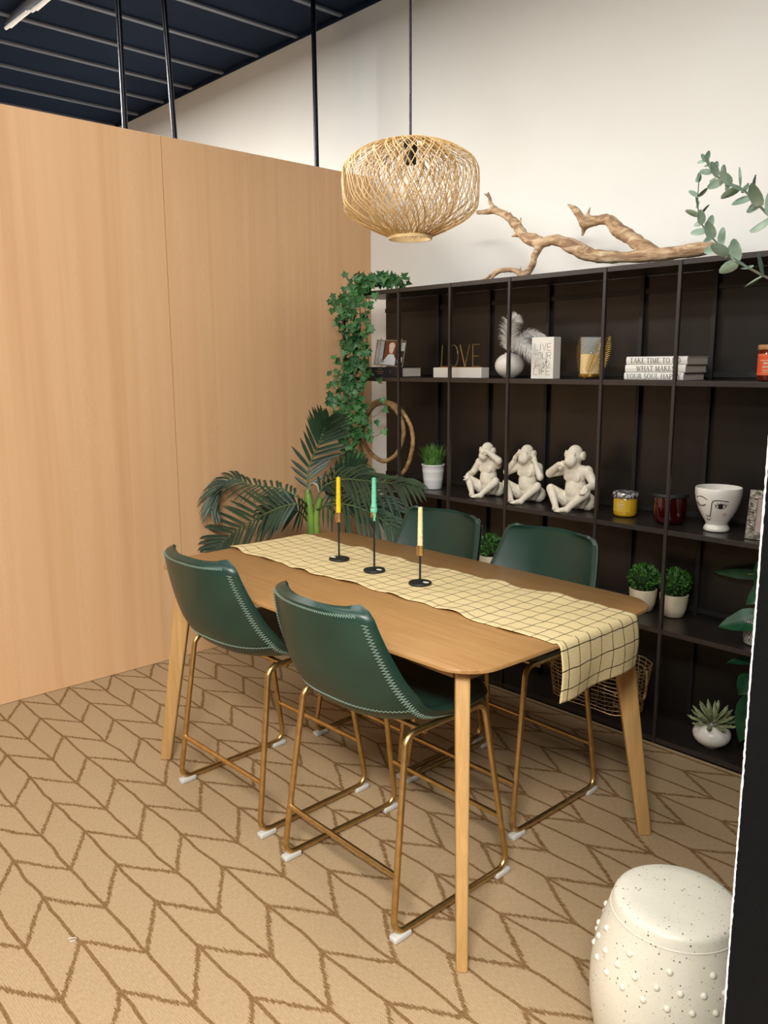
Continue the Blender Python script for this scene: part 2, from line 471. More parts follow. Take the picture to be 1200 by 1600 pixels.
table = thing('dining_table', 'oak dining table with rounded corners and splayed legs in the middle of the rug', 'table', (TX, TY, 0))
bm = bmesh.new()
rings = []
for k, (ins, dz) in enumerate([(-.003, 0), (0, .003), (0, .012), (-.035, .028)]):
    o_ = table_outline(.91+ins, .512+ins, .115+ins*.5, .018)
    rings.append([bm.verts.new((x, y, TZ-dz)) for x, y in o_])
bm.faces.new(rings[0])
for a, b in zip(rings, rings[1:]):
    for i in range(len(a)): bm.faces.new((b[i], b[(i+1) % len(a)], a[(i+1) % len(a)], a[i]))
bm.faces.new(rings[-1][::-1])
sharp(obj('tabletop', bm, MT['oak'], table), 50)
for x0, x1, y0, y1 in ((-.79, .79, -.448, -.426), (-.79, .79, .426, .448), (-.835, -.813, -.42, .42), (.813, .835, -.42, .42)):
    obj('apron', bbox(x0, x1, y0, y1, .858, .889, .002), MT['oak'], table, smooth=False)
for sx in (1, -1):
    for sy in (1, -1):
        d = V(sx, sy, 0).normalized(); e = V(-d.y, d.x, 0)
        top = V(sx*.800, sy*.418, .888); bot = V(sx*.898, sy*.515, .004)
        bm = bmesh.new()
        wt, tt, wb, tb = .04, .022, .0245, .0175
        va = []
        for c, w, h in ((bot, wb, tb), (top, wt, tt)):
            va.append([bm.verts.new(c+d*w*i+e*h*j) for i, j in ((-1,-1),(1,-1),(1,1),(-1,1))])
        bm.faces.new(va[0][::-1]); bm.faces.new(va[1])
        for i in range(4): bm.faces.new((va[0][i], va[0][(i+1) % 4], va[1][(i+1) % 4], va[1][i]))
        bevel(bm, .007, 3)
        bmesh.ops.recalc_face_normals(bm, faces=list(bm.faces))
        sharp(obj('leg', bm, MT['oak_leg'], table), 50)

# runner, hanging over the right end
bm = bmesh.new(); uvl = bm.loops.layers.uv.new('UVMap')
path = [(-3.253+1.845*i/150, TZ+.0035, 0) for i in range(151)]           # x, z
L = [(p[0], p[1]) for p in path]
cx, cz, r0 = -1.408, TZ-.018, .0215
for k in range(1, 8):
    an = PI/2*(1-k/8); L.append((cx+r0*math.cos(an), cz+r0*math.sin(an)))
for k in range(0, 25): L.append((cx+r0+.006*math.sin(k*.16), cz-.162*k/24))
uu = [0]
for a, b in zip(L, L[1:]): uu.append(uu[-1]+math.dist(a, b))
nv = 42; rows = []
for i, (x, z) in enumerate(L):
    row = []
    onflat = i <= 150
    yc0 = 2.002+.009*math.sin(x*5.2)+.006*math.sin(x*13+1) + (.006*math.sin(x*37) if onflat else 0)
    yc1 = 2.437+.012*math.sin(x*4.1+2)+.007*math.sin(x*11)+(.006*math.sin(x*31) if onflat else 0)
    if not onflat:
        k = (i-150)/32; yc0 = 2.006-.012*k; yc1 = 2.448-.004*k
    for j in range(nv+1):
        v = j/nv; y = yc0+(yc1-yc0)*v
        if onflat:
            fade = min(1, (151-i)/10)
            w = max(0, .5*math.sin(x*9+v*4)+.5*math.sin(x*17-v*7)+.3*math.sin(x*31+v*11))
            edge = (abs(v-.5)*2)**3
            zz = z+fade*(.0025*w+.007*edge*max(0, math.sin(x*23+(3 if v > .5 else 0))))
            row.append((bm.verts.new((x, y, zz)), uu[i], v*.43))
        else:
            k = (i-157)/25 if i > 157 else 0
            row.append((bm.verts.new((x+k*.010*math.sin(v*9+.6)+k*.006, y, z-.004*math.sin(v*5)*k)), uu[i], v*.43))
    rows.append(row)
for a, b in zip(rows, rows[1:]):
    for j in range(nv):
        q = (a[j], b[j], b[j+1], a[j+1])
        f = bm.faces.new([w[0] for w in q])
        for lp, w in zip(f.loops, q): lp[uvl].uv = (w[1], w[2])
run = obj('table_runner', bm, MT['runner'])
md = run.modifiers.new('thick', 'SOLIDIFY'); md.thickness = .0016; md.offset = 1
tag(run, 'cream table runner with thin black checks draped along the oak table', 'table runner')

# candlesticks and candles
def candlestick(x, y, zc0, zc1, label, sticker):
    t = thing('candlestick', label, 'candlestick', (x, y, TZ+.0075), 0, 'black candlesticks on the runner')
    z0 = TZ+.0075
    obj('base', lathe([(.0435, 0), (.045, .002), (.045, .006), (.0435, .008)], 40), MT['matte_black'], t)
    bm = bmesh.new(); add_tube(bm, [(0, 0, .006), (0, 0, zc0-z0+.002)], .0042, 10); obj('stem', bm, MT['matte_black'], t)
    obj('cup', lathe([(.006, zc0-z0), (.0125, zc0-z0+.002), (.0135, zc0-z0+.008), (.0135, zc1-z0), (.0115, zc1-z0), (.0115, zc0-z0+.006)], 24), MT['brass'], t)
    bm = bmesh.new(); sx, sy = sticker
    pl = [(sx+.014*math.cos(a*PI/8), sy+.009*math.sin(a*PI/8)) for a in range(16)]
    add_prism(bm, pl, .0079, .0085); obj('sticker', bm, MT['white_paint'], t)
    return t
def candle(x, y, z0, z1, m, label, lean, drips, wide=0):
    bm = bmesh.new(); n = 24; pts = []; rr = []
    for i in range(n+1):
        f = i/n; pts.append(V(x+lean*f, y, z0+(z1-z0)*f)); rr.append(.0112-.0025*f+.0004*math.sin(i*2.1)+(wide*math.exp(-((f-.16)/.1)**2)))
    add_tube(bm, pts, rr, 20)
    for a, f, ln, r in drips:
        p = V(x+lean*f+.0105*math.cos(a), y+.0105*math.sin(a), z0+(z1-z0)*f)
        add_tube(bm, [p, p+V(0, 0, -ln*.6), p+V(.001*math.cos(a), .001*math.sin(a), -ln)], [r*.5, r, r*1.1], 6)
    add_tube(bm, [V(x+lean, y, z1-.002), V(x+lean+.001, y, z1+.004)], .0011, 6)
    o = obj('candle', bm, m); tag(o, label, 'candle', 'taper candles on the table')
candlestick(-2.696, 2.214, 1.089, 1.133, 'black candlestick with brass cup holding the yellow candle', (-.03, -.008))
candlestick(-2.442, 2.192, 1.146, 1.190, 'tallest black candlestick with brass cup holding the turquoise candle', (.022, .006))
candlestick(-2.170, 2.185, 1.034, 1.076, 'shortest black candlestick with brass cup holding the ivory candle', (.022, .01))
candle(-2.696, 2.214, 1.097, 1.285, MT['wax_yellow'], 'bright yellow taper candle in the left candlestick', .003, [(3.6, .2, .02, .002), (3.4, .6, .03, .002), (-.8, .45, .02, .0015)])
candle(-2.442, 2.192, 1.154, 1.309, MT['wax_turquoise'], 'turquoise candle with melted drips in the middle candlestick', .002, [(-.3, .3, .05, .003), (-1, .25, .035, .003), (-.6, .1, .035, .004), (3.4, .3, .03, .003)], .004)
candle(-2.170, 2.185, 1.042, 1.223, MT['wax_ivory'], 'ivory taper candle in the right candlestick', .001, [(-.3, .55, .03, .003), (-.2, .35, .03, .0022), (-.4, .2, .02, .0022), (2.6, .9, .01, .002)])

# ------------------------------------------------------------------ chairs
PROF = [(-.345,1.055,.218,.048),(-.333,.970,.234,.060),(-.309,.868,.253,.076),(-.272,.772,.269,.088),(-.212,.706,.279,.084),(-.120,.678,.284,.054),(.02,.674,.284,.030),(.130,.684,.270,.016),(.225,.694,.248,.008)]
def make_chair(label):
    t = thing('dining_chair', label, 'chair', (0, 0, 0), 0, 'green leather chairs around the table')
    NV, NU = 72, 30; th = .036
    def interp(f):
        m = len(PROF)-1; q = f*m; k = min(int(q), m-1); w = q-k
        P = [PROF[max(0, min(m, k+d))] for d in (-1, 0, 1, 2)]
        if k == 0: P[0] = tuple(2*a-b for a, b in zip(P[1], P[2]))
        if k == m-1: P[3] = tuple(2*a-b for a, b in zip(P[2], P[1]))
        return [.5*(2*b+(c-a)*w+(2*a-5*b+4*c-d)*w*w+(3*b-a-3*c+d)*w**3) for a, b, c, d in zip(*P)]
    samp = [interp(i/400) for i in range(401)]
    acc = [0]
    for a, b in zip(samp, samp[1:]): acc.append(acc[-1]+math.dist(a[:2], b[:2]))
    tot = acc[-1]
    def at(s):
        s = max(0, min(tot, s)); lo = 0
        import bisect
        i = min(399, max(0, bisect.bisect_left(acc, s)-1)); w = (s-acc[i])/max(1e-9, acc[i+1]-acc[i])
        return [a+(b-a)*w for a, b in zip(samp[i], samp[i+1])]
    svals = []
    for i in range(NV+1):
        f = i/NV; svals.append(tot*(f-.35*math.sin(2*PI*f)/(2*PI)))
    def surf(u, s, out=0.0):
        y, z, w, k = at(s); y1, z1 = at(s-.004)[:2]; y2, z2 = at(s+.004)[:2]
        ty, tz = y2-y1, z2-z1; l = math.hypot(ty, tz) or 1
        n = V(0, -tz/l, ty/l)                       # towards the sitter
        if n.y+n.z < 0: n = -n
        rt, rf = .036, .085
        if s < rt: w -= rt-math.sqrt(max(0, rt*rt-(rt-s)**2))
        if s > tot-rf: d = tot-s; w -= rf-math.sqrt(max(0, rf*rf-(rf-d)**2))
        a = abs(u)
        p = V(w*u, y, z)+n*(k*a**2.6)
        # surface normal swings inwards at the wings
        sl = 2.6*k*a**1.6/max(w, .05); nn = (n-V(math.copysign(sl, u), 0, 0)).normalized() if a > 0 else n
        return p-nn*out
    bm = bmesh.new(); ia, oa = [], []
    for s in svals:
        ia.append([bm.verts.new(surf(-1+2*j/NU, s)) for j in range(NU+1)])
        oa.append([bm.verts.new(surf(-1+2*j/NU, s, th*(1-.25*abs(-1+2*j/NU)**6))) for j in range(NU+1)])
    for i in range(NV):
        for j in range(NU):
            bm.faces.new((ia[i][j], ia[i][j+1], ia[i+1][j+1], ia[i+1][j]))
            bm.faces.new((oa[i][j], oa[i+1][j], oa[i+1][j+1], oa[i][j+1]))
    ring = [(0, j) for j in range(NU+1)]+[(i, NU) for i in range(1, NV+1)]+[(NV, j) for j in range(NU-1, -1, -1)]+[(i, 0) for i in range(NV-1, 0, -1)]
    cen = V(0, 0, 0); mids = []
    for q, (i, j) in enumerate(ring):
        a, b = ia[i][j].co, oa[i][j].co
        i2 = min(max(i, 2), NV-2); j2 = min(max(j, 2), NU-2)
        outw = (a-ia[i2][j2].co); outw = outw.normalized() if outw.length > 1e-6 else V(0, 0, 1)
        mids.append(bm.verts.new((a+b)/2+outw*th*.36))
    m = len(ring)
    for q in range(m):
        (i, j), (i2, j2) = ring[q], ring[(q+1) % m]
        bm.faces.new((ia[i][j], mids[q], mids[(q+1) % m], ia[i2][j2]))
        bm.faces.new((mids[q], oa[i][j], oa[i2][j2], mids[(q+1) % m]))
    bmesh.ops.recalc_face_normals(bm, faces=list(bm.faces))
    seat = obj('seat', bm, MT['leather'], t)
    # zig-zag stitching along the rim and across the lower back
    def zig(line_a, line_b, step):
        bm = bmesh.new(); pts = []; d = 0; flip = 0
        for q in range(len(line_a)):
            if q: d += (line_a[q]-line_a[q-1]).length
            if q == 0 or d >= step: d = 0; pts.append(line_a[q] if flip else line_b[q]); flip ^= 1
        add_tube(bm, [x for a, b in zip(pts, pts[1:]) for x in (a, a.lerp(b, .5))]+[pts[-1]], .0013, 5)
        o = obj('stitching', bm, MT['stitch'], seat); o['label'] = 'pale zigzag stitching'
    for sg in (-1, 1):
        ss = [.035+(tot-.12)*k/900 for k in range(901)]
        zig([surf(sg*.97, s, th*.86) for s in ss], [surf(sg*.915, s, th+.0012) for s in ss], .0052)
    us = [-.9+1.8*k/500 for k in range(501)]
    zig([surf(u, .016, th+.0008) for u in us], [surf(u, .007, th*.96) for u in us], .0045)
    s_low = next(acc[i] for i in range(401) if samp[i][1] < .755)
    us = [-.95+1.90*k/700 for k in range(701)]
    drop = lambda u: .085*abs(u)**2.4
    zig([surf(u, s_low+drop(u), th+.0012) for u in us], [surf(u, s_low+.010+drop(u), th+.0012) for u in us], .0062)
    # sled frame
    zf = .026
    for sx in (-1, 1):
        bm = bmesh.new()
        pts = fillet([(sx*.288, -.272, zf), (sx*.288, .272, zf), (sx*.258, .172, .650), (sx*.258, -.188, .650)], .045, 6, True)
        add_tube(bm, pts, .0108, 12, closed=True); obj('side_frame', bm, MT['gold'], t)
    for y in (-.249, .248):
        bm = bmesh.new(); add_tube(bm, [(-.279, y, .215), (.279, y, .215)], .0095, 12); obj('footrest', bm, MT['gold'], t)
    for y in (-.10, .09):
        bm = bmesh.new(); add_tube(bm, [(-.258, y, .636), (.258, y, .636)], .009, 10); obj('seat_support', bm, MT['gold'], t)
    for sx in (-1, 1):
        for sy in (-1, 1):
            bm = bmesh.new(); add_box(bm, sx*.288-.016, sx*.288+.016, sy*.240-.036, sy*.240+.036, .004, zf-.001)
            bevel(bm, .005, 2); o = obj('foot_pad', bm, MT['white_plastic'], t); o['label'] = 'white plastic foot pad'
    return t
spots = [((-2.692, 1.83, 0), .02, 'green leather chair with its back to us at the left end of the near side'),
         ((-1.928, 1.815, 0), -.01, 'green leather chair with its back to us closest to the near table leg'),
         ((-2.655, 2.525, 0), PI+.01, 'green leather chair facing us on the far side, just right of the palm'),
         ((-2.030, 2.520, 0), PI-.01, 'green leather chair facing us on the far side, below the mouth covering monkey')]
proto = make_chair(spots[0][2])
for i, (loc, rz, lab) in enumerate(spots):
    o = proto if i == 0 else copy_tree(proto)
    o.location = loc; o.rotation_euler = (0, 0, rz); o['label'] = lab

# ------------------------------------------------------------------ pendant lamp
t = thing('pendant_lamp', 'woven bamboo pendant lamp hanging on a black cord above the table', 'lamp', (-2.168, 2.13, 2.0))
LZ = .2
def shade_prof(f, top_r=.055):
    P = [(top_r, .325), (.10, .318), (.16, .299), (.215, .266), (.235, .235), (.238, .19), (.238, .13), (.233, .098), (.20, .065), (.14, .034), (.078, .008)]
    q = f*(len(P)-1); k = min(int(q), len(P)-2); w = q-k
    a, b = P[k], P[k+1]; return a[0]+(b[0]-a[0])*w, a[1]+(b[1]-a[1])*w
def weave(n, twist, prof, rad, seed, jit=.05):
    bm = bmesh.new(); R = random.Random(seed)
    for d in (1, -1):
        for k in range(n):
            a0 = 2*PI*k/n+R.uniform(-jit, jit); tw = d*twist*R.uniform(.85, 1.15); rr = R.uniform(-.003, .003)
            pts = []
            for i in range(23):
                f = i/22; r, z = prof(f); a = a0+tw*(f-.5)
                pts.append((math.cos(a)*(r+rr+.002*d), math.sin(a)*(r+rr+.002*d), LZ+z))
            add_tube(bm, pts, rad, 5, flat=.6)
    return bm
obj('outer_weave', weave(62, 1.1, shade_prof, .0017, 3), MT['bamboo'], t)
def inner_prof(f):
    P = [(.06, .318), (.12, .295), (.158, .25), (.168, .19), (.165, .13), (.14, .075), (.10, .03), (.076, .008)]
    q = f*(len(P)-1); k = min(int(q), len(P)-2); w = q-k
    a, b = P[k], P[k+1]; return a[0]+(b[0]-a[0])*w, a[1]+(b[1]-a[1])*w
obj('inner_weave', weave(40, .9, inner_prof, .0015, 9), MT['bamboo_in'], t)
obj('bottom_ring', lathe([(.072, LZ-.004), (.077, LZ-.004), (.080, LZ+.012), (.076, LZ+.012), (.072, LZ-.004)], 48, cap0=False, cap1=False), MT['bamboo_ring'], t)
obj('top_ring', lathe([(.05, LZ+.318), (.062, LZ+.318), (.062, LZ+.328), (.05, LZ+.328), (.05, LZ+.318)], 40, cap0=False, cap1=False), MT['bamboo_ring'], t)
for k in range(3):
    bm = bmesh.new(); a = k*2*PI/3; add_tube(bm, [(math.cos(a)*.058, math.sin(a)*.058, LZ+.323), (math.cos(a)*.02, math.sin(a)*.02, LZ+.323)], .003, 6); obj('spider', bm, MT['matte_black'], t)
obj('socket', lathe([(.008, LZ+.335), (.022, LZ+.325), (.024, LZ+.30), (.021, LZ+.285), (.021, LZ+.25), (.018, LZ+.248)], 24), MT['matte_black'], t)
bm = bmesh.new(); add_tube(bm, [(0, 0, LZ+.33), (0, 0, H_CEIL-2.0)], .0045, 8); obj('cord', bm, MT['pole'], t)

# ------------------------------------------------------------------ shelving unit
SF, SB = 3.369, 3.712; XL, XR = -4.03, -.42
UP = [-4.02, -3.524, -3.12, -2.711, -2.158, -1.793, -1.29, -.86, -.43]
t = thing('shelving_unit', 'long black metal shelving unit along the white wall', 'shelf', (0, 0, 0))
for z in (2.190, 1.682, 1.022, .558, .030):
    obj('shelf_board', bbox(XL, XR, SF, SB, z-.018, z, .0015), MT['black_metal'], t, smooth=False)
    obj('front_edge', bbox(XL, XR, SF-.004, SF+.002, z-.022, z+.001, .001), MT['shelf_front'], t, smooth=False)
for x in UP:
    obj('front_upright', bbox(x-.0075, x+.0075, SF-.008, SF+.010, 0.0, 2.188, .001), MT['shelf_front'], t, smooth=False)
    if x > -4: obj('back_upright', bbox(x-.010, x+.010, SB-.022, SB+.002, 0.0, 2.188, .001), MT['matte_black'], t, smooth=False)
xs = [-4.005]+UP[1:-1]+[XR]
for a, b in zip(xs, xs[1:]):
    bm = bmesh.new(); add_box(bm, a+.001, b-.001, SB, SB+.012, .02, 2.172); obj('back_panel', bm, MT['black_back'], t, smooth=False)
for z in (2.10, 1.705, 1.045, .58):
    bm = bmesh.new(); add_box(bm, -4.0, XR, SB-.012, SB, z-.012, z+.012); obj('back_rail', bm, MT['matte_black'], t, smooth=False)

Z2, Z3, Z4, Z5, ZT = 1.684, 1.024, .560, .032, 2.192

# ------------------------------------------------------------------ lettering
def poly_letters(bm, text, x0, z0, h, y, ox=1.0, weight=1.0, gap=.12):
    """roman capitals with thick and thin strokes and serifs, drawn in the XZ plane at y"""
    K, T = .105*weight, .04*weight
    def arc(cx, cy, rx, ry, a0, a1, n=16): return [(cx+rx*math.cos(math.radians(a0+(a1-a0)*i/n)), cy+ry*math.sin(math.radians(a0+(a1-a0)*i/n))) for i in range(n+1)]
    G = {
     'T': (.66, [((.33,0),(.33,1),K),((.02,.97),(.64,.97),T),((.04,.97),(.04,.82),T),((.62,.97),(.62,.82),T)], [(.33,0)]),
     'A': (.74, [((.06,0),(.36,1),T),((.36,1),(.67,0),K),((.16,.34),(.56,.34),T)], [(.06,0),(.67,0)]),
     'K': (.74, [((.12,0),(.12,1),K),((.14,.42),(.60,1),T),((.28,.58),(.66,0),K)], [(.12,0),(.12,1),(.60,1),(.66,0)]),
     'E': (.60, [((.12,0),(.12,1),K),((.12,.97),(.54,.97),T),((.12,.52),(.44,.52),T),((.12,.03),(.56,.03),T),((.53,.97),(.53,.84),T),((.55,.03),(.55,.18),T)], []),
     'I': (.30, [((.15,0),(.15,1),K)], [(.15,0),(.15,1)]),
     'M': (.90, [((.12,0),(.14,1),T),((.14,1),(.44,.02),K),((.44,.02),(.76,1),T),((.76,1),(.78,0),K)], [(.12,0),(.78,0)]),
     'O': (.80, [(p,q,T+(K-T)*abs(math.cos(math.radians(11.25*i+5)))) for i,(p,q) in enumerate(zip(arc(.4,.5,.33,.49,0,360,32),arc(.4,.5,.33,.49,0,360,32)[1:]))], []),
     'D': (.76, [((.12,0),(.12,1),K),((.12,.97),(.34,.97),T),((.12,.03),(.34,.03),T)]+[(p,q,K if 20<i*10<140 else T*1.4) for i,(p,q) in enumerate(zip(arc(.33,.5,.35,.47,-90,90,16),arc(.33,.5,.35,.47,-90,90,16)[1:]))], []),
     'W': (1.0, [((.05,1),(.28,0),K),((.28,0),(.50,.9),T),((.50,.9),(.70,0),K),((.70,0),(.94,1),T)], [(.05,1),(.94,1)]),
     'H': (.80, [((.12,0),(.12,1),K),((.66,0),(.66,1),K),((.12,.52),(.66,.52),T)], [(.12,0),(.12,1),(.66,0),(.66,1)]),
     'S': (.56, [(p,q,K*.8) for p,q in zip(arc(.28,.74,.2,.23,50,270,14)+arc(.28,.26,.22,.25,90,-140,14)[1:], (arc(.28,.74,.2,.23,50,270,14)+arc(.28,.26,.22,.25,90,-140,14)[1:])[1:])], []),
     'Y': (.70, [((.06,1),(.35,.48),K),((.62,1),(.35,.48),T),((.35,.5),(.35,0),K)], [(.06,1),(.62,1),(.35,0)]),
     'U': (.76, [((.12,1),(.12,.3),K),((.64,1),(.64,.3),T)]+[(p,q,T*1.5) for p,q in zip(arc(.38,.3,.26,.28,180,360,12),arc(.38,.3,.26,.28,180,360,12)[1:])], [(.12,1),(.64,1)]),
     'R': (.72, [((.12,0),(.12,1),K),((.12,.97),(.3,.97),T),((.12,.5),(.3,.5),T),((.34,.5),(.66,0),K)]+[(p,q,K*.8) for p,q in zip(arc(.30,.735,.24,.235,-90,90,12),arc(.30,.735,.24,.235,-90,90,12)[1:])], [(.12,0),(.66,0)]),
     'L': (.60, [((.12,0),(.12,1),K),((.12,.03),(.54,.03),T),((.53,.03),(.53,.2),T)], [(.12,1)]),
     'P': (.66, [((.12,0),(.12,1),K),((.12,.97),(.3,.97),T),((.12,.46),(.3,.46),T)]+[(p,q,K*.8) for p,q in zip(arc(.30,.715,.26,.255,-90,90,12),arc(.30,.715,.26,.255,-90,90,12)[1:])], [(.12,0)]),
    }
    x = x0
    for ch in text:
        if ch == ' ': x += .36*h*ox; continue
        w, strokes, serifs = G[ch]
        for s in strokes+[((sx-.11, abs(sz-.02)), (sx+.11, abs(sz-.02)), T) for sx, sz in serifs]:
            (ax, az), (bx, bz), wd = s
            a = V(x+ax*h*ox, y, z0+az*h); b = V(x+bx*h*ox, y, z0+bz*h)
            d = (b-a); l = d.length
            if l < 1e-6: continue
            d /= l; n_ = V(-d.z, 0, d.x)*(wd*h/2); e = d*(T*h*.3)
            vs = [bm.verts.new(p) for p in (a-e-n_, b+e-n_, b+e+n_, a-e+n_)]
            f = bm.faces.new(vs)
        x += (w+gap)*h*ox
    return x-gap*h*ox-x0
def solid_letters(bm, th, y):
    fs = list(bm.faces)
    for f in fs:
        f.normal_update()
        if f.normal.y > 0: f.normal_flip()
    r = bmesh.ops.extrude_face_region(bm, geom=fs)
    for g in r['geom']:
        if isinstance(g, bmesh.types.BMVert): g.co.y = y-th

def line_letters(bm, text, x0, z0, h, w, y, r=.0011, gap=.35):
    G = {'L': [[(0,1),(0,0),(1,0)]], 'I': [[(.5,0),(.5,1)]], 'V': [[(0,1),(.5,0),(1,1)]], 'E': [[(1,1),(0,1),(0,0),(1,0)],[(0,.5),(.85,.5)]],
         'Y': [[(0,1),(.5,.5),(1,1)],[(.5,.5),(.5,0)]], 'O': [[(.5+.5*math.cos(a*PI/12), .5+.5*math.sin(a*PI/12)) for a in range(25)]],
         'U': [[(0,1),(0,.3)]+[(.5+.5*math.cos(PI+a*PI/8), .3+.3*math.sin(PI+a*PI/8)) for a in range(9)]+[(1,1)]],
         'R': [[(0,0),(0,1),(.7,1),(1,.88),(1,.66),(.7,.52),(0,.52)],[(.5,.52),(1,0)]], 'F': [[(1,1),(0,1),(0,0)],[(0,.5),(.85,.5)]]}
    x = x0
    for ch in text:
        ww = w*(.4 if ch == 'I' else 1)
        for s in G[ch]: add_tube(bm, [(x+a*ww, y, z0+b*h) for a, b in s], r, 5)
        x += ww+gap*w

# books "take time to do / what makes / your soul happy"
for k, (txt, x0, x1, h, ymin, tx, sh, tw) in enumerate((
        ('YOUR SOUL HAPPY', -2.066, -1.776, .034, 3.412, .012, .0215, .265),
        ('WHAT MAKES', -2.062, -1.768, .035, 3.412, .058, .0215, .185),
        ('TAKE TIME TO DO', -2.058, -1.762, .036, 3.412, .020, .0215, .245))):
    zb = Z2+sum((.034, .035, .036)[:k])
    t = thing('book', ('white book at the bottom of the stack, spine reading YOUR SOUL HAPPY', 'white book in the middle of the stack, spine reading WHAT MAKES', 'white book on top of the stack, spine reading TAKE TIME TO DO')[k], 'book', (0, 0, 0), 0, 'stacked white books on the upper shelf')
    t.location = (x0, ymin, zb)
    w = x1-x0; d = .195
    bm = bmesh.new()
    sec = [(d, 0), (.004, 0), (0, .004), (-.002, h/2), (0, h-.005), (.004, h-.001), (d, h-.001), (d, h-.0035), (.007, h-.0035), (.007, .0025), (d, .0025)]
    a = [bm.verts.new((0, y, z)) for y, z in sec]; b = [bm.verts.new((w, y, z)) for y, z in sec]
    for i in range(len(sec)):
        j = (i+1) % len(sec); bm.faces.new((a[i], b[i], b[j], a[j]))
    bm.faces.new(a); bm.faces.new(b[::-1]); bmesh.ops.recalc_face_normals(bm, faces=list(bm.faces))
    obj('cover', bm, MT['white_book'], t, smooth=False)
    obj('pages', bbox(.003, w-.003, .0075, d-.004, .003, h-.004, 0), MT['paper'], t, smooth=False)
    bm = bmesh.new(); wd = poly_letters(bm, txt, 0, 0, sh, 0, .74)
    bm.free(); bm = bmesh.new()
    poly_letters(bm, txt, tx, h*.5-sh*.5, sh, -.0022, .74*tw/wd); solid_letters(bm, .0004, -.0022)
    obj('lettering', bm, MT['ink'], t, smooth=False)

# dark book under the photo frame
t = thing('book', 'dark book with small gold marks on its spine lying under the photo frame', 'book', (-3.855, 3.40, Z2))
w, d, h = .325, .16, .060
bm = bmesh.new(); add_box(bm, 0, w, 0, d, 0, .004); add_box(bm, 0, w, 0, d, h-.004, h); add_box(bm, 0, w, 0, .004, .004, h-.004); obj('cover', bm, MT['navy_book'], t, smooth=False)
obj('pages', bbox(.003, w-.003, .0045, d-.003, .0045, h-.0045, 0), MT['paper'], t, smooth=False)
bm = bmesh.new()
for z, x0, x1 in ((.045, .115, .145), (.031, .095, .165), (.019, .108, .150)):
    xx = x0
    while xx < x1: add_box(bm, xx, xx+.005, -.0006, 0, z, z+.006); xx += .008
obj('lettering', bm, MT['gold_paint'], t, smooth=False)
bm = bmesh.new(); add_box(bm, .222, .225, -.0006, 0, .024, .042); obj('spine_mark', bm, MT['gold_paint'], t, smooth=False)

# photo frame on the book
t = thing('photo_frame', 'glass photo frame with gold rims and a portrait, standing on the dark book', 'photo frame', (-3.712, 3.455, Z2+.061), -.03)
tilt = Matrix.Rotation(math.radians(-9), 4, 'X') @ Matrix.Rotation(math.radians(3), 4, 'Y')
def tb(bm, x0, x1, y0, y1, z0, z1, mi=0): add_box(bm, x0, x1, y0, y1, z0, z1, mi, tilt)
bm = bmesh.new()
for a in ((-.135, .135, -.003, .003, .004, .009), (-.135, .135, -.003, .003, .157, .162), (-.135, -.130, -.003, .003, .004, .162), (.130, .135, -.003, .003, .004, .162)): tb(bm, *a)
tb(bm, .094, .099, -.006, -.003, -.001, .172); tb(bm, -.099, -.094, -.006, -.003, -.001, .172)
obj('frame', bm, mat('champagne_metal', lin(206,192,166), .35, .7), t, smooth=False)
for sx in (-.1, .1):
    bm = bmesh.new(); add_tube(bm, [V(sx, .035, 0), tilt @ V(sx, .004, .11)], .002, 6); obj('stand', bm, MT['gold_paint'], t)
ph = [mat('photo_brown', lin(122,66,38), .4), mat('photo_skin', lin(222,196,178), .4), mat('photo_shirt', lin(214,216,218), .4), mat('photo_dark', lin(52,46,46), .4), mat('photo_pale', lin(188,194,194), .4)]
bm = bmesh.new()
def pq(x0, x1, z0, z1, mi, y): tb(bm, x0, x1, y, y+.0003, z0, z1, mi)
pq(-.129, .129, .010, .156, 3, .0); pq(-.129, -.062, .012, .154, 4, -.0004); pq(-.05, .05, .012, .154, 0, -.0004); pq(.09, .128, .10, .15, 4, -.0004); pq(.075, .118, .03, .062, 2, -.0004)
def pe(cx, cz, rx, rz, mi, y):
    m2 = tilt @ Matrix.Translation((cx, y, cz)) @ Matrix.Rotation(PI/2, 4, 'X')
    add_prism(bm, [(rx*math.cos(a*PI/10), rz*math.sin(a*PI/10)) for a in range(20)], 0, .0003, m2, mi)
pe(.012, .128, .028, .020, 1, -.0006); pe(.012, .108, .022, .028, 1, -.0008)
m2 = tilt @ Matrix.Translation((0, -.0008, 0)) @ Matrix.Rotation(PI/2, 4, 'X')
add_prism(bm, [(-.075, .012), (.06, .012), (.06, .05), (.035, .078), (-.01, .076), (-.04, .045), (-.075, .03)], 0, .0003, m2, 2)
pe(-.058, .035, .012, .010, 3, -.0012); pe(-.058, .035, .006, .005, 1, -.0016)
obj('portrait', bm, ph, t, smooth=False)

# LOVE sign
t = thing('love_sign', 'white block sign with thin gold letters spelling LOVE on the upper shelf', 'sign', (-3.314, 3.44, Z2))
obj('base', bbox(0, .361, 0, .065, 0, .056, .002), MT['white_paint'], t, smooth=False)
bm = bmesh.new(); add_box(bm, .02, .34, .025, .038, .056, .0595); obj('letter_rail', bm, MT['gold_paint'], t, smooth=False)
LB = .0595; LH = .122
def bars(lst):
    bm = bmesh.new()
    for pts in lst: add_tube(bm, [(a, .0315, b) for a, b in pts], .0032, 6, nrm=V(0, 1, 0), flat=1.6)
    return bm
obj('letter', bars([[(.044, LB+LH), (.034, LB)], [(.033, LB+.002), (.085, LB+.002)]]), MT['gold_paint'], t)
obj('letter', bars([[(.130+.033*math.cos(a*PI/16), LB+LH*.5+LH*.49*math.sin(a*PI/16)) for a in range(33)]]), MT['gold_paint'], t)
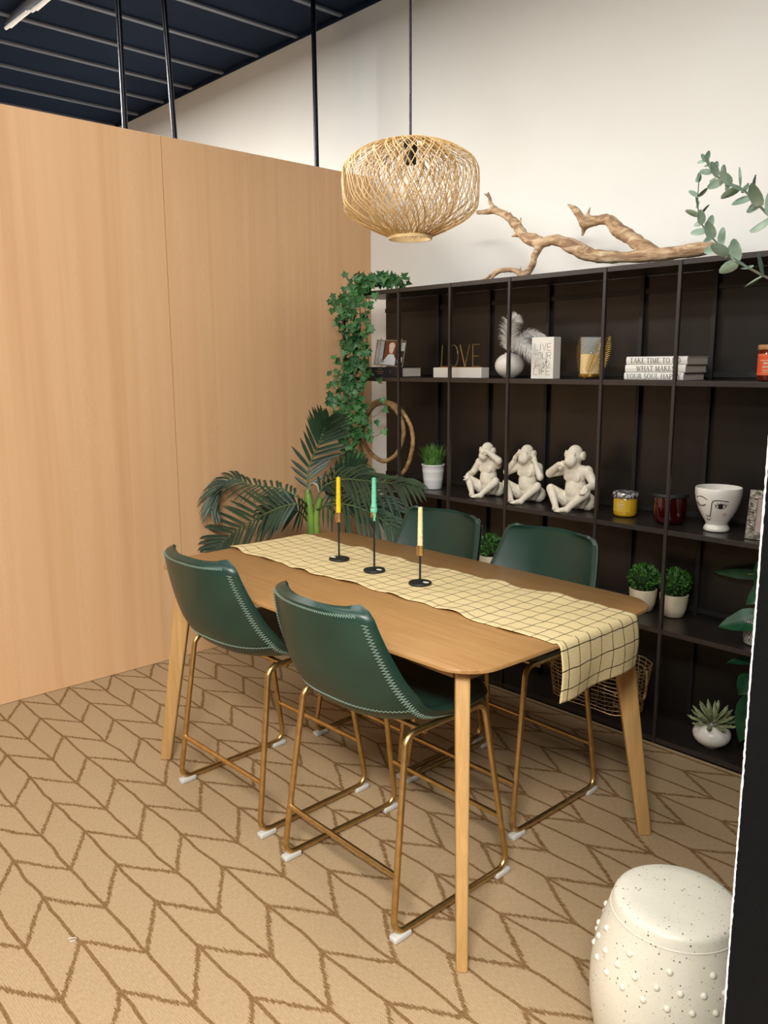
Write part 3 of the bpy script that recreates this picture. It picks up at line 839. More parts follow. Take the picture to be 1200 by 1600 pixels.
obj('letter', bars([[(.178, LB+LH), (.215, LB)], [(.248, LB+LH), (.215, LB)]]), MT['gold_paint'], t)
obj('letter', bars([[(.272, LB), (.272, LB+LH)], [(.272, LB+LH-.002), (.322, LB+LH-.002)], [(.272, LB+LH*.48), (.316, LB+LH*.48)], [(.272, LB+.003), (.322, LB+.003)]]), MT['gold_paint'], t)

# LIVE YOUR best LIFE block
t = thing('word_block', 'white block sign with thin lettering beginning LIVE YOUR beside the feather vase', 'sign', (-2.613, 3.43, Z2))
obj('block', bbox(0, .136, 0, .060, 0, .206, .002), MT['white_paint'], t, smooth=False)
bm = bmesh.new(); yl = -.0004
line_letters(bm, 'LIVE', .022, .140, .034, .022, yl); line_letters(bm, 'YOUR', .012, .098, .034, .0215, yl)
scr = [(.020,.050),(.027,.072),(.032,.092),(.028,.088),(.027,.062),(.034,.060),(.040,.068),(.034,.074),(.046,.066),(.056,.072),(.052,.078),(.050,.066),(.060,.062),(.072,.074),(.074,.082),(.078,.066),(.072,.058),(.084,.064),(.096,.098),(.094,.062),(.104,.062),(.116,.080)]
add_tube(bm, spline([(a, yl, b) for a, b in scr], 120), .0012, 5); add_tube(bm, [(.086, yl, .082), (.112, yl, .088)], .001, 5)
line_letters(bm, 'LIFE', .018, .020, .034, .022, yl)
obj('lettering', bm, MT['grey_ink'], t)

# sphere vase and feathers
vx, vy = -2.808, 3.50
t = thing('vase', 'round white vase holding feathers on the upper shelf', 'vase', (vx, vy, Z2))
prof = [(.03, 0)]+[(.078*math.sin(a), .064-.066*math.cos(a)+.002) for a in [PI*(.16+.68*k/20) for k in range(21)]]
prof += [(.024, .128), (.027, .133), (.022, .133), (.020, .120)]
obj('body', lathe(prof, 40), MT['white_ceramic'], t)
def feather(pts, L, label, seed, wmax):
    R = random.Random(seed); bm = bmesh.new(); n = 190
    sp = spline(pts, n); add_tube(bm, sp[::6], [.0016*(1-.8*i/len(sp[::6])) for i in range(len(sp[::6]))], 5)
    T, N = frames(sp)
    for i in range(26, n):
        f = i/n; w = wmax*(math.sin(PI*min(1, (f-.08)/.92)**.75)**.7+.12)
        for sg in (-1, 1):
            for rep in range(3):
                side = (N[i]*R.uniform(-.5, .5)+T[i].cross(N[i])*sg).normalized() if R.random() < .5 else (N[i]*sg+T[i].cross(N[i])*R.uniform(-.6, .6)).normalized()
                ln = w*R.uniform(.6, 1.15); p = sp[i]
                q = [p, p+side*ln*.4+T[i]*ln*.35, p+side*ln*.8+T[i]*ln*.75+V(0, 0, -ln*.12), p+side*ln+T[i]*ln*.95+V(0, 0, -ln*.38)]
                wv = T[i]*.0008
                prev = None
                for k, c in enumerate(q):
                    s = 1-k*.28
                    a = (bm.verts.new(c-wv*s), bm.verts.new(c+wv*s))
                    if prev: bm.faces.new((prev[0], a[0], a[1], prev[1]))
                    prev = a
    tag(obj('feather', bm, MT['feather']), label, 'feather', 'white feathers in the round vase')
feather([(vx, vy, Z2+.10), (vx-.01, vy, Z2+.19), (vx+.01, vy-.01, Z2+.28), (vx+.05, vy-.01, Z2+.325)], .2, 'white feather standing tallest in the round vase', 1, .055)
feather([(vx+.008, vy-.006, Z2+.10), (vx+.025, vy-.035, Z2+.170), (vx+.10, vy-.075, Z2+.185), (vx+.205, vy-.105, Z2+.150), (vx+.295, vy-.112, Z2+.060)], .2, 'white feather drooping from the vase over the front of the word block', 2, .048)
feather([(vx-.004, vy+.006, Z2+.10), (vx+.015, vy+.03, Z2+.18), (vx+.08, vy+.06, Z2+.235), (vx+.17, vy+.08, Z2+.215)], .2, 'white feather arching from the vase behind the word block', 3, .030)

# glass candle with gold leaves
t = thing('candle_glass', 'glass cylinder candle wrapped with gold palm leaves on the upper shelf', 'candle', (-2.300, 3.49, Z2))
obj('glass', lathe([(.050, .012), (.052, .014), (.052, .200), (.050, .200), (.050, .016)], 32, cap1=False, cap0=True), MT['glass'], t)
obj('wax', lathe([(.0485, .018), (.0485, .118), (.046, .120)], 32), mat('cream_yellow_wax', lin(236,200,104), .5), t)
obj('base_ring', lathe([(.054, .008), (.056, .010), (.056, .024), (.0535, .026), (.0535, .008)], 32, cap0=False, cap1=False), MT['gold_leaf'], t)
for k in range(3):
    bm = bmesh.new(); add_ball(bm, (.045*math.cos(k*2.1-1.6), .045*math.sin(k*2.1-1.6), .006), .0062, 2); obj('foot', bm, MT['gold_leaf'], t)
def gold_palm(az, lean, grow, n=34):
    bm = bmesh.new(); sp = []
    for i in range(n):
        f = i/(n-1); a = az+lean*f; r = .057+.026*grow*f*f
        sp.append(V(r*math.cos(a), r*math.sin(a), .02+.178*f))
    add_tube(bm, sp, .0016, 6); T, N = frames(sp)
    for i in range(3, n, 2):
        f = i/(n-1); rad = V(.55, -.83, 0); sd = T[i].cross(rad).normalized()
        for sg in (-1, 1):
            ln = .036*math.sin(PI*(.14+.80*f))**.7; d = (sd*sg*.92+T[i]*.62+rad*.1).normalized()
            a, b, c = sp[i], sp[i]+d*ln*.5+rad*.002, sp[i]+d*ln
            w = T[i]*.0017
            bm.faces.new([bm.verts.new(p) for p in (a-w*.5, b-w, c, b+w, a+w*.5)])
    o = obj('gold_leaf', bm, MT['gold_leaf'], t, smooth=False)
    md = o.modifiers.new('s', 'SOLIDIFY'); md.thickness = .0008
gold_palm(-1.25, .95, 1); gold_palm(-.1, .6, 1); gold_palm(3.0, .1, 0)

# orange candle jar at the right end of the upper shelf
t = thing('candle_jar', 'amber candle jar with wooden lid at the right end of the upper shelf', 'candle', (-1.402, 3.47, Z2))
obj('jar', lathe([(.070, 0), (.076, .006), (.076, .122), (.073, .126)], 40), MT['amber'], t)
obj('lid', lathe([(.077, .126), (.078, .128), (.078, .144), (.076, .146)], 40), MT['wood_lid'], t)
def wrap_label(r, z0, z1, a0, a1, m, name='label', lines=None, lm=None, parent=None):
    bm = bmesh.new(); pr = None
    for i in range(25):
        a = a0+(a1-a0)*i/24; q = (bm.verts.new((r*math.cos(a), r*math.sin(a), z0)), bm.verts.new((r*math.cos(a), r*math.sin(a), z1)))
        if pr: bm.faces.new((pr[0], q[0], q[1], pr[1]))
        pr = q
    o = obj(name, bm, m, parent)
    if lines:
        bm = bmesh.new()
        for zc, h, s0, s1 in lines:
            n = max(2, int((s1-s0)/.012)); pr = None
            for i in range(n+1):
                a = s0+(s1-s0)*i/n; rr = r+.0005
                q = (bm.verts.new((rr*math.cos(a), rr*math.sin(a), zc)), bm.verts.new((rr*math.cos(a), rr*math.sin(a), zc+h)))
                if pr and i % 3: bm.faces.new((pr[0], q[0], q[1], pr[1]))
                pr = q
        obj('print', bm, lm, o)
wrap_label(.0766, .024, .110, -2.75, -.55, MT['orange_label'], lines=[(.029, .001, -2.68, -.62), (.104, .001, -2.68, -.62), (.082, .003, -2.2, -1.2), (.068, .009, -1.95, -1.35), (.054, .007, -2.0, -1.3), (.042, .004, -2.0, -1.3), (.035, .003, -1.95, -1.35)], lm=MT['cream_pot'], parent=t)

# ------------------------------------------------------------------ middle shelf
t = thing('hoop_ornament', 'rattan ornament of two nested hoops standing at the left end of the middle shelf', 'ornament', (-3.79, 3.50, Z3))
for name, cx, cz, R, ph in (('outer_hoop', 0, .259, .243, 0), ('inner_hoop', -.022, .321, .187, 1)):
    bm = bmesh.new(); n = 150
    pts = [V(cx+(R+.002*math.sin(5*a+ph))*math.cos(a), .004*math.sin(3*a+ph)+(.0 if ph else .006), cz+(R+.002*math.sin(7*a))*math.sin(a)) for a in [2*PI*k/n for k in range(n)]]
    add_tube(bm, pts, [.0135*(1+.10*math.sin(k*2.2)+(.25 if 20 < k < 60 else 0)) for k in range(n)], 10, closed=True)
    obj(name, bm, MT['rattan'], t)

t = thing('potted_grass', 'tuft of green grass in a white metal pot beside the hoops on the middle shelf', 'plant', (-3.392, 3.525, Z3))
obj('pot', lathe([(.050, 0), (.053, .003), (.058, .05), (.0595, .053), (.0595, .059), (.060, .062), (.0635, .10), (.065, .103), (.065, .108), (.0665, .138), (.070, .141), (.070, .147), (.066, .147), (.062, .125)], 40), mat('white_pot', lin(222,222,220), .4), t)
bm = bmesh.new()
for i in range(230):
    a = rnd.uniform(0, 2*PI); r = .058*math.sqrt(rnd.random()); ln = rnd.uniform(.09, .15); out = rnd.uniform(.1, .75)*(r/.058+.25)
    p = V(r*math.cos(a), r*math.sin(a), .13); d = V(math.cos(a+rnd.uniform(-.6, .6)), math.sin(a+rnd.uniform(-.6, .6)), 0)
    sd = V(-d.y, d.x, 0); pr = None
    for k in range(5):
        f = k/4; c = p+V(0, 0, ln*(f-.25*out*f*f))+d*ln*out*f*f*.8; w = .0028*(1-f**1.5)+.0003
        q = (bm.verts.new(c-sd*w), bm.verts.new(c+sd*w))
        if pr: bm.faces.new((pr[0], q[0], q[1], pr[1]))
        pr = q
obj('grass', bm, MT['grass'], t)

# three monkeys
def monkey(kind, loc, rz, label):
    bm = bmesh.new(); C_ = lambda a, b, ra, rb: add_cap(bm, a, b, ra, rb)
    # torso
    add_ball(bm, (0, .025, .062), .074, 3, (1, .92, .86)); add_ball(bm, (0, .012, .115), .062, 3, (.98, .82, 1)); add_ball(bm, (0, .004, .165), .060, 3, (1.05, .75, .82))
    add_ball(bm, (0, -.006, .10), .052, 3, (.95, .9, 1.1))
    C_((-.05, .008, .188), (.05, .008, .188), .032, .032); C_((0, .004, .195), (0, -.008, .225), .034, .034)
    for s in (-1, 1): add_ball(bm, (s*.027, -.030, .160), .024, 2, (1.15, .36, .9))
    # legs: thighs out to raised knees, shins crossing down to feet in front
    for s in (-1, 1):
        hip, knee, ank = V(s*.052, -.005, .045), V(s*.112, -.062, .098), V(s*.040, -.118, .026)
        C_(hip, knee, .038, .026); C_(knee, ank, .026, .017)
        add_ball(bm, (s*.07, .03, .042), .045, 2)
        toe = V(-s*.012, -.146, .012) if s > 0 else V(.004, -.150, .012)
        toe = V(s*.004, -.150-.004*s, .012)
        C_(ank+V(0, 0, -.006), toe, .015, .012)
        for k in range(4):
            C_(toe+V((k-1.5)*.0075, .002, 0), toe+V((k-1.5)*.009-s*.004, -.012, -.003), .0052, .0045)
        C_(ank+V(0, .008, -.008), ank+V(0, -.008, -.010), .015, .015)
    # head
    hc = V(0, -.012, .262)
    add_ball(bm, hc, .046, 3, (1, 1.02, 1.0)); add_ball(bm, hc+V(0, .008, .012), .042, 3)
    add_ball(bm, hc+V(0, -.040, -.024), .031, 3, (1.08, .9, .86)); add_ball(bm, hc+V(0, -.03, -.036), .024, 2, (1.1, .8, .7))
    C_(hc+V(-.025, -.040, .012), hc+V(.025, -.040, .012), .0085, .0085); add_ball(bm, hc+V(0, -.030, -.012), .034, 3, (1.05, .85, .95))          # brow ridge
    add_ball(bm, hc+V(0, -.052, -.010), .009, 2, (1.1, .8, .8))                       # nose
    for s in (-1, 1):
        add_ball(bm, hc+V(s*.017, -.042, -.001), .0065, 2)                            # eyes
        add_ball(bm, hc+V(s*.052, .006, .004), .021, 2, (.45, .7, 1)); add_ball(bm, hc+V(s*.056, .002, .004), .016, 2, (.5, .8, .9))
        bmesh_ring = [hc+V(s*(.056+.003*math.cos(a)), .004+.014*math.cos(a), .004+.019*math.sin(a)) for a in [2*PI*k/16 for k in range(16)]]
        add_tube(bm, bmesh_ring, .0042, 6, closed=True)
    C_(hc+V(-.018, -.058, -.027), hc+V(.018, -.058, -.027), .0035, .0035)         # lip
    def arm(s, elbow, wrist, hand_dir, curl, up=V(0, 0, 1)):
        sh = V(s*.074, .008, .190)
        add_ball(bm, sh, .031, 2)
        C_(sh, elbow, .028, .022); C_(elbow, wrist, .023, .0155)
        hd = hand_dir.normalized(); side = hd.cross(up).normalized(); palm = side.cross(hd).normalized()
        knk = wrist+hd*.020
        C_(wrist, knk, .0145, .0135); add_ball(bm, wrist+hd*.014, .016, 2, (1, 1, .8))
        for k in range(4):
            o_ = side*((k-1.5)*.0085); a = knk+o_; ln = (.013, .017, .016, .012)[k]
            b = a+hd*ln+palm*curl*.3*ln; c = b+hd*ln*.6+palm*curl*ln
            C_(a, b, .0056, .0052); C_(b, c, .0052, .0044)
        C_(wrist+side*.012*-s, wrist+hd*.014+side*.022*-s+palm*curl*.008, .0058, .005)
    kneeL, kneeR = V(.112, -.062, .098), V(-.112, -.062, .098)
    if kind == 'see':
        arm(-1, V(-.122, .000, .130), V(-.112, -.072, .120), V(.15, -.5, -.6), .9, V(-.2, -.6, .8))
        arm(1, V(.112, -.030, .215), V(.048, -.072, .268), V(-1, -.05, .10), .55, V(0, -1, .2))
    elif kind == 'hear':
        arm(-1, V(-.128, -.032, .158), V(-.074, -.030, .226), V(.25, .05, 1), -.3, V(-1, -.3, 0))
        arm(1, V(.120, -.045, .150), V(.075, -.034, .226), V(-.25, .05, 1), -.3, V(1, -.3, 0))
    else:
        arm(-1, V(-.128, -.055, .172), V(-.052, -.082, .222), V(1, -.08, .16), .5, V(0, -1, .2))
        arm(1, V(.124, .004, .128), V(.112, -.070, .122), V(-.15, -.5, -.6), .9, V(.2, -.6, .8))
    o = bake_remesh('monkey_statue', bm, MT['statue'], .003, 7)
    o.location = loc; o.rotation_euler = (0, 0, rz)
    o.scale = {'see': (.82, .88, .96), 'hear': (.86, .88, .98), 'speak': (.93, .92, 1.05)}[kind]
    tag(o, label, 'statue', 'white monkey statues on the middle shelf')
monkey('see', (-2.985, 3.545, Z3), .10, 'white monkey statue covering its eyes with one hand, sitting cross legged')
monkey('hear', (-2.705, 3.54, Z3), .12, 'white monkey statue covering its ears with both hands, sitting cross legged')
monkey('speak', (-2.380, 3.51, Z3), .02, 'white monkey statue covering its mouth with one hand, sitting cross legged')

t = thing('candle_jar', 'small mustard yellow candle jar with patterned silver lid on the middle shelf', 'candle', (-2.108, 3.545, Z3))
obj('jar', lathe([(.045, 0), (.054, .006), (.056, .016), (.056, .088), (.052, .094)], 40), MT['mustard_glass'], t)
lidm = mat_var('patterned_lid', lin(214,212,208), lin(70,66,70), 55, .3, .4, lo=.48, hi=.52)
obj('lid', lathe([(.060, .092), (.062, .095), (.062, .112), (.059, .118)], 40), lidm, t)
wrap_label(.0566, .026, .084, -2.45, -.60, MT['mustard'], lines=[(.028, .0008, -2.4, -.65), (.081, .0008, -2.4, -.65), (.070, .004, -1.65, -1.2), (.060, .005, -1.8, -1.1), (.050, .005, -1.75, -1.15), (.038, .005, -1.65, -1.2)], lm=MT['cream_pot'], parent=t)
t = thing('candle_jar', 'dark red glass candle jar with flat black lid on the middle shelf', 'candle', (-1.866, 3.53, Z3))
obj('jar', lathe([(.058, 0), (.070, .012), (.074, .03), (.074, .122), (.072, .126)], 40), MT['red_jar'], t)
obj('lid', lathe([(.070, .124), (.081, .127), (.081, .138), (.079, .141)], 40), MT['matte_black'], t)

# face pot
fx, fy = -1.632, 3.515
t = thing('face_pot', 'white footed pot with a winking face drawn in black on the middle shelf', 'pot', (fx, fy, Z3))
FP = [(.050, 0), (.0545, .004), (.0545, .014), (.048, .024), (.045, .030), (.052, .045), (.066, .068), (.082, .100), (.093, .135), (.0985, .168), (.0985, .190), (.096, .195), (.092, .192), (.090, .165), (.06, .075)]
obj('bowl', lathe(FP, 48), MT['white_ceramic'], t)
def frad(z):
    q = FP[4:11]
    for a, b in zip(q, q[1:]):
        if a[1] <= z <= b[1]: return a[0]+(b[0]-a[0])*(z-a[1])/(b[1]-a[1])
    return .0985
AZ = math.atan2(-3.515, 1.632)
def fpt(px, py, lift=.0004):
    z = .195*(380-py)/305; r = frad(z); dx = (px-848)/158*.0985
    a = AZ+math.asin(max(-.99, min(.99, dx/r))); r += lift
    return V(r*math.cos(a), r*math.sin(a), z)
bm = bmesh.new()
def stroke(pts, r=.0017): add_tube(bm, spline([fpt(*p) for p in pts], 24), r, 6)
stroke([(708,140), (738,130), (776,148)]); stroke([(712,172), (728,190), (748,193), (768,182)])
for a, b in (((716,180),(708,186)),((724,188),(718,197)),((734,192),(731,203)),((745,194),(746,205)),((756,190),(761,199)),((765,184),(773,190))): stroke([a, ((a[0]+b[0])/2, (a[1]+b[1])/2), b], .0011)
stroke([(915,157), (890,151), (850,148), (820,152), (808,172), (806,210), (803,250), (800,267), (777,263)], .0019)
stroke([(830,192), (848,177), (868,173), (888,178), (903,188)]); stroke([(830,192), (848,203), (868,207), (888,202), (903,188)], .0012)
for a, b in (((838,183),(824,172)),((850,175),(842,160)),((864,172),(862,157)),((878,174),(882,160)),((890,179),(900,166)),((898,184),(912,175))): stroke([a, ((a[0]+b[0])/2, (a[1]+b[1])/2), b], .0011)
stroke([(783,284), (790,295), (798,297), (806,284)])
def disc(bm, cx, cy, rx, ry, lift):
    c = bm.verts.new(fpt(cx, cy, lift*1.6)); rg = [bm.verts.new(fpt(cx+rx*math.cos(2*PI*k/20), cy+ry*math.sin(2*PI*k/20), lift)) for k in range(20)]
    for k in range(20): bm.faces.new((c, rg[(k+1) % 20], rg[k]))
disc(bm, 866, 190, 17, 17, .0008)
obj('painted_face', bm, MT['ink'], t)
for q in ((895, 248), (722, 228)):
    bm = bmesh.new(); disc(bm, q[0], q[1], 15 if q[0] > 800 else 10, 15, .0006); obj('blush', bm, MT['pink'], t)

# silver frame at the right end
t = thing('photo_frame', 'ornate silver picture frame at the right end of the middle shelf', 'photo frame', (-1.385, 3.445, Z3), .05)
tilt = Matrix.Rotation(math.radians(-8), 4, 'X')
bm = bmesh.new()
for a in ((-.085, .085, -.006, .006, 0, .034), (-.085, .085, -.006, .006, .176, .208), (-.085, -.052, -.006, .006, .034, .176), (.052, .085, -.006, .006, .034, .176)): add_box(bm, *a, 0, tilt)
obj('frame', bm, MT['silver'], t, smooth=False)
bm = bmesh.new()
for cx in (-.064, -.022, .022, .064):
    for r in (.008, .014, .020):
        add_tube(bm, [tilt @ V(cx+r*math.cos(PI*k/10), -.007, .003+r*math.sin(PI*k/10)*1.3) for k in range(11)], .0016, 5)
for k in range(12):
    z = .04+k*.0115
    for s in (-1, 1): add_tube(bm, [tilt @ V(s*(.056+.0), -.007, z), tilt @ V(s*.069, -.0085, z+.007), tilt @ V(s*.083, -.007, z+.004)], .0016, 5)
obj('relief', bm, MT['silver'], t)
bm = bmesh.new(); add_box(bm, -.054, .054, -.001, .003, .032, .178, 0, tilt); obj('picture', bm, mat_var('faded_print', lin(170,152,144), lin(150,132,126), 14, .5), t, smooth=False)
bm = bmesh.new(); add_tube(bm, [tilt @ V(0, .005, .14), V(0, .085, .002)], .004, 6); obj('stand', bm, MT['matte_black'], t)

# ------------------------------------------------------------------ lower shelves
def leaf_quad(bm, c, d, n, ln, w, fold=.2, segs=3, mi=0):
    d = d.normalized(); s = d.cross(n); s = s.normalized() if s.length > 1e-6 else d.orthogonal().normalized(); n = s.cross(d)
    pr = None
    for k in range(segs+1):
        f = k/segs; ww = w*math.sin(PI*(.08+.92*f)**.8) if 0 < k < segs else w*.12
        p = c+d*ln*f-n*ln*fold*f*f
        q = (bm.verts.new(p-s*ww+n*ww*.3), bm.verts.new(p), bm.verts.new(p+s*ww+n*ww*.3))
        if pr:
            bm.faces.new((pr[0], q[0], q[1], pr[1])).material_index = mi; bm.faces.new((pr[1], q[1], q[2], pr[2])).material_index = mi
        pr = q
def boxwood(loc, label, seed, k=1.0):
    R = random.Random(seed); t = thing('potted_boxwood', label, 'plant', loc, R.uniform(0, 6), 'boxwood balls in cream pots on the lower shelf')
    obj('pot', lathe([(.042, 0), (.050, .004), (.060, .04), (.066, .085), (.067, .108), (.063, .110), (.060, .095)], 32), MT['cream_pot'], t)
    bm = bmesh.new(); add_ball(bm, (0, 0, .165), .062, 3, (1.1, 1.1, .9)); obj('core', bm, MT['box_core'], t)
    bm = bmesh.new()
    for i in range(620):
        z = R.uniform(-.75, 1); a = R.uniform(0, 2*PI); q = math.sqrt(max(0, 1-z*z)); d = V(q*math.cos(a), q*math.sin(a), z)
        p = V(d.x*.064, d.y*.064, .165+d.z*.058)*1; dd = (d+V(R.uniform(-.9, .9), R.uniform(-.9, .9), R.uniform(-.4, .9))).normalized()
        leaf_quad(bm, p, dd, d, R.uniform(.014, .022), R.uniform(.005, .0075), .2, 2)
    obj('foliage', bm, MT['box'], t)
boxwood((-2.008, 3.58, Z4), 'left one of the two boxwood balls in cream pots beyond the table end', 1)
boxwood((-1.856, 3.60, Z4), 'right one of the two boxwood balls in cream pots, behind a shelf upright', 2)
boxwood((-2.995, 3.59, Z4), 'boxwood ball in a cream pot seen between the two far chair backs', 3)

def heart_leaf(bm, base, tip, nrm, w, curl=.15, seg=9):
    base, tip = Vector(base), Vector(tip); d = tip-base; ln = d.length; d = d/ln
    n = (Vector(nrm)-d*Vector(nrm).dot(d)).normalized(); s = d.cross(n)
    pr = None
    for k in range(seg+1):
        f = k/seg; ww = w*(math.sin(PI*min(1, f**.62))**.85 if 0 < k < seg else .02)
        p = base+d*ln*f-n*curl*ln*(f-.45)**2
        q = [bm.verts.new(p+s*ww*j*.5+n*(abs(j)**1.4*.10*ww+.012*ln*math.sin(k*1.9)*abs(j)/2)) for j in (-2, -1, 0, 1, 2)]
        if pr:
            for j in range(4): bm.faces.new((pr[j], q[j], q[j+1], pr[j+1]))
        pr = q
t = thing('potted_plant', 'broad leaved plant in a black and white striped pot on the lower shelf', 'plant', (-1.402, 3.49, Z4))
prof = [(.050, 0), (.058, .004), (.074, .11), (.076, .114), (.071, .114), (.068, .10)]
strp = mat('striped_pot', lin(225,222,216), .4); q_ = NT(strp); x_, y_, z_ = q_.sep(q_.coord())
a_ = q_.m('ARCTAN2', y_, x_); zg = q_.m('PINGPONG', q_.m('MULTIPLY', a_, 1.0), .45)
st_ = q_.m('SINE', q_.m('MULTIPLY', q_.m('ADD', zg, q_.m('MULTIPLY', z_, 6.0)), 42.0)); q_.col(q_.mix(q_.m('GREATER_THAN', st_, 0.0), lin(225,222,216), lin(24,24,24)))
obj('pot', lathe(prof, 40), strp, t)
obj('soil', lathe([(.067, .098), (.03, .104)], 24), MT['soil'], t)
def R3(p): return (p[0]+1.402, p[1]-3.49, p[2]-Z4)
bm = bmesh.new(); stems = bmesh.new(); root = V(0, 0, .10)
for base, tip, nrm, w in (
        ((-1.36, 3.44, .69), (-1.545, 3.40, .628), (.2, -.6, .8), .060), ((-1.375, 3.46, .95), (-1.395, 3.42, .80), (.5, -.9, .2), .042),
        ((-1.33, 3.46, .86), (-1.44, 3.42, .74), (.3, -.8, .5), .045), ((-1.45, 3.63, .83), (-1.72, 3.67, .79), (.25, -.9, .1), .024),
        ((-1.30, 3.45, .98), (-1.17, 3.42, .90), (0, -.5, .8), .055), ((-1.28, 3.50, .80), (-1.12, 3.46, .72), (.1, -.6, .8), .055), ((-1.38, 3.58, .90), (-1.43, 3.66, .98), (.3, -.9, .3), .045)):
    heart_leaf(bm, R3(base), R3(tip), nrm, w); b = Vector(R3(base))
    add_tube(stems, spline([root, root*.5+b*.5+V(0, 0, .05), b, b*.7+Vector(R3(tip))*.3], 12), .0028, 6)
lv = obj('leaves', bm, MT['bigleaf'], t); obj('stems', stems, MT['palm_stem'], t)
t = thing('potted_plant', 'trailing dark leaved plant on the bottom shelf beside the dark partition', 'plant', (-1.33, 3.52, Z5))
obj('pot', lathe([(.055, 0), (.062, .004), (.075, .12), (.070, .12), (.068, .10)], 32), MT['matte_black'], t)
def R4(p): return (p[0]+1.33, p[1]-3.52, p[2]-Z5)
bm = bmesh.new(); stems = bmesh.new(); root = V(0, 0, .10)
for base, tip, nrm, w in (
        ((-1.375, 3.46, .50), (-1.505, 3.42, .466), (.1, -.5, .8), .028), ((-1.39, 3.44, .43), (-1.43, 3.40, .34), (.5, -.9, .1), .05), ((-1.375, 3.44, .36), (-1.41, 3.40, .125), (.5, -.9, .1), .060),
        ((-1.30, 3.45, .42), (-1.2, 3.42, .30), (.4, -.9, .2), .055), ((-1.36, 3.44, .28), (-1.44, 3.40, .20), (.4, -.9, .2), .04), ((-1.28, 3.5, .45), (-1.15, 3.48, .48), (.2, -.6, .7), .05)):
    heart_leaf(bm, R4(base), R4(tip), nrm, w); b = Vector(R4(base))
    add_tube(stems, spline([root, root*.5+b*.5+V(0, .02, .05), b, b*.7+Vector(R4(tip))*.3], 12), .0028, 6)
obj('leaves', bm, MT['bigleaf'], t); obj('stems', stems, MT['palm_stem'], t)

t = thing('succulent_vase', 'white squat vase with a pale spiky succulent on the bottom shelf', 'plant', (-1.570, 3.475, Z5))
obj('vase', lathe([(.035, 0)]+[(.083*math.sin(a), .058-.058*math.cos(a)) for a in [PI*(.16+.66*k/18) for k in range(19)]]+[(.040, .104), (.036, .100)], 40), MT['white_ceramic'], t)
bm = bmesh.new()
for ring, (n, el, ln) in enumerate(((9, .15, .085), (9, .55, .085), (8, .95, .080), (5, 1.3, .065))):
    for k in range(n):
        a = 2*PI*(k+.5*ring)/n+rnd.uniform(-.15, .15); d = V(math.cos(a)*math.cos(el), math.sin(a)*math.cos(el), math.sin(el))
        p = V(.028*math.cos(a)*math.cos(el), .028*math.sin(a)*math.cos(el), .105+.012*ring)
        add_tube(bm, [p, p+d*ln*.35, p+d*ln*.75, p+d*ln+V(0, 0, .006)], [.006, .011, .010, .0012], 6, flat=.55)
        if ring < 3:
            for u in range(5): add_ball(bm, p+d*ln*(.4+.12*u)+V(rnd.uniform(-.006,.006), rnd.uniform(-.006,.006), .007), .0035, 1)
obj('leaves', bm, MT['succulent'], t)

t = thing('wire_basket', 'gold wire basket with wrapped handles on the bottom shelf behind the hanging runner', 'basket', (-2.215, 3.535, Z5))
bm = bmesh.new(); A, B, HB = .275, .13, .25
def ov(a, z): k = .86+.14*z/HB; return V(A*k*math.copysign(abs(math.cos(a))**.6, math.cos(a)), B*k*math.copysign(abs(math.sin(a))**.6, math.sin(a)), .004+z)
for i in range(13):
    z = HB*i/12; add_tube(bm, [ov(2*PI*k/64, z+.003*math.sin(k*.8+i)) for k in range(64)],   .0030 if i in (0, 12) else .0019, 5, closed=True)
for k in range(30):
    a = 2*PI*k/30; j = rnd.uniform(-.12, .12); add_tube(bm, [ov(a+j*f, HB*f) for f in (0, .25, .5, .75, 1)], .0017, 5)
for k in range(26):
    a = rnd.uniform(0, 2*PI); z = rnd.uniform(.02, .2); add_tube(bm, [ov(a, z), ov(a+.12, z+rnd.uniform(-.05, .05)), ov(a+.25, min(HB, max(0, z+rnd.uniform(-.06, .06))))], .0012, 4)
for k in range(-6, 7):
    x = k*.036; h = B*.86*(max(0, 1-(abs(x)/(A*.87))**3.3))**.3; add_tube(bm, [(x, -h, .004), (x, h, .004)], .0013, 4)
obj('wire_body', bm, mat('dull_gold_wire', lin(205,172,120), .4, .6), t)
for sy in (-.055, .055):
    bm = bmesh.new(); n = 40; pts = [V(A*.985+.006, sy+.0, HB-.03-.15*math.sin(PI*k/n)) if 0 else V(A*.97+.012+.012*math.sin(PI*k/n), sy+.045*math.cos(PI*k/n)*1.0, HB-.005-.135*math.sin(PI*k/n)**.8) for k in range(n+1)]
    if sy < 0: add_tube(bm, pts, [.0065*(1+.12*math.sin(k*2.4)) for k in range(n+1)], 8); obj('handle', bm, MT['rattan'], t)
bm = bmesh.new(); add_tube(bm, [V(-A*.97-.012-.012*math.sin(PI*k/n), .045*math.cos(PI*k/n), HB-.005-.135*math.sin(PI*k/n)**.8) for k in range(n+1)], .0065, 8); obj('handle', bm, MT['rattan'], t)

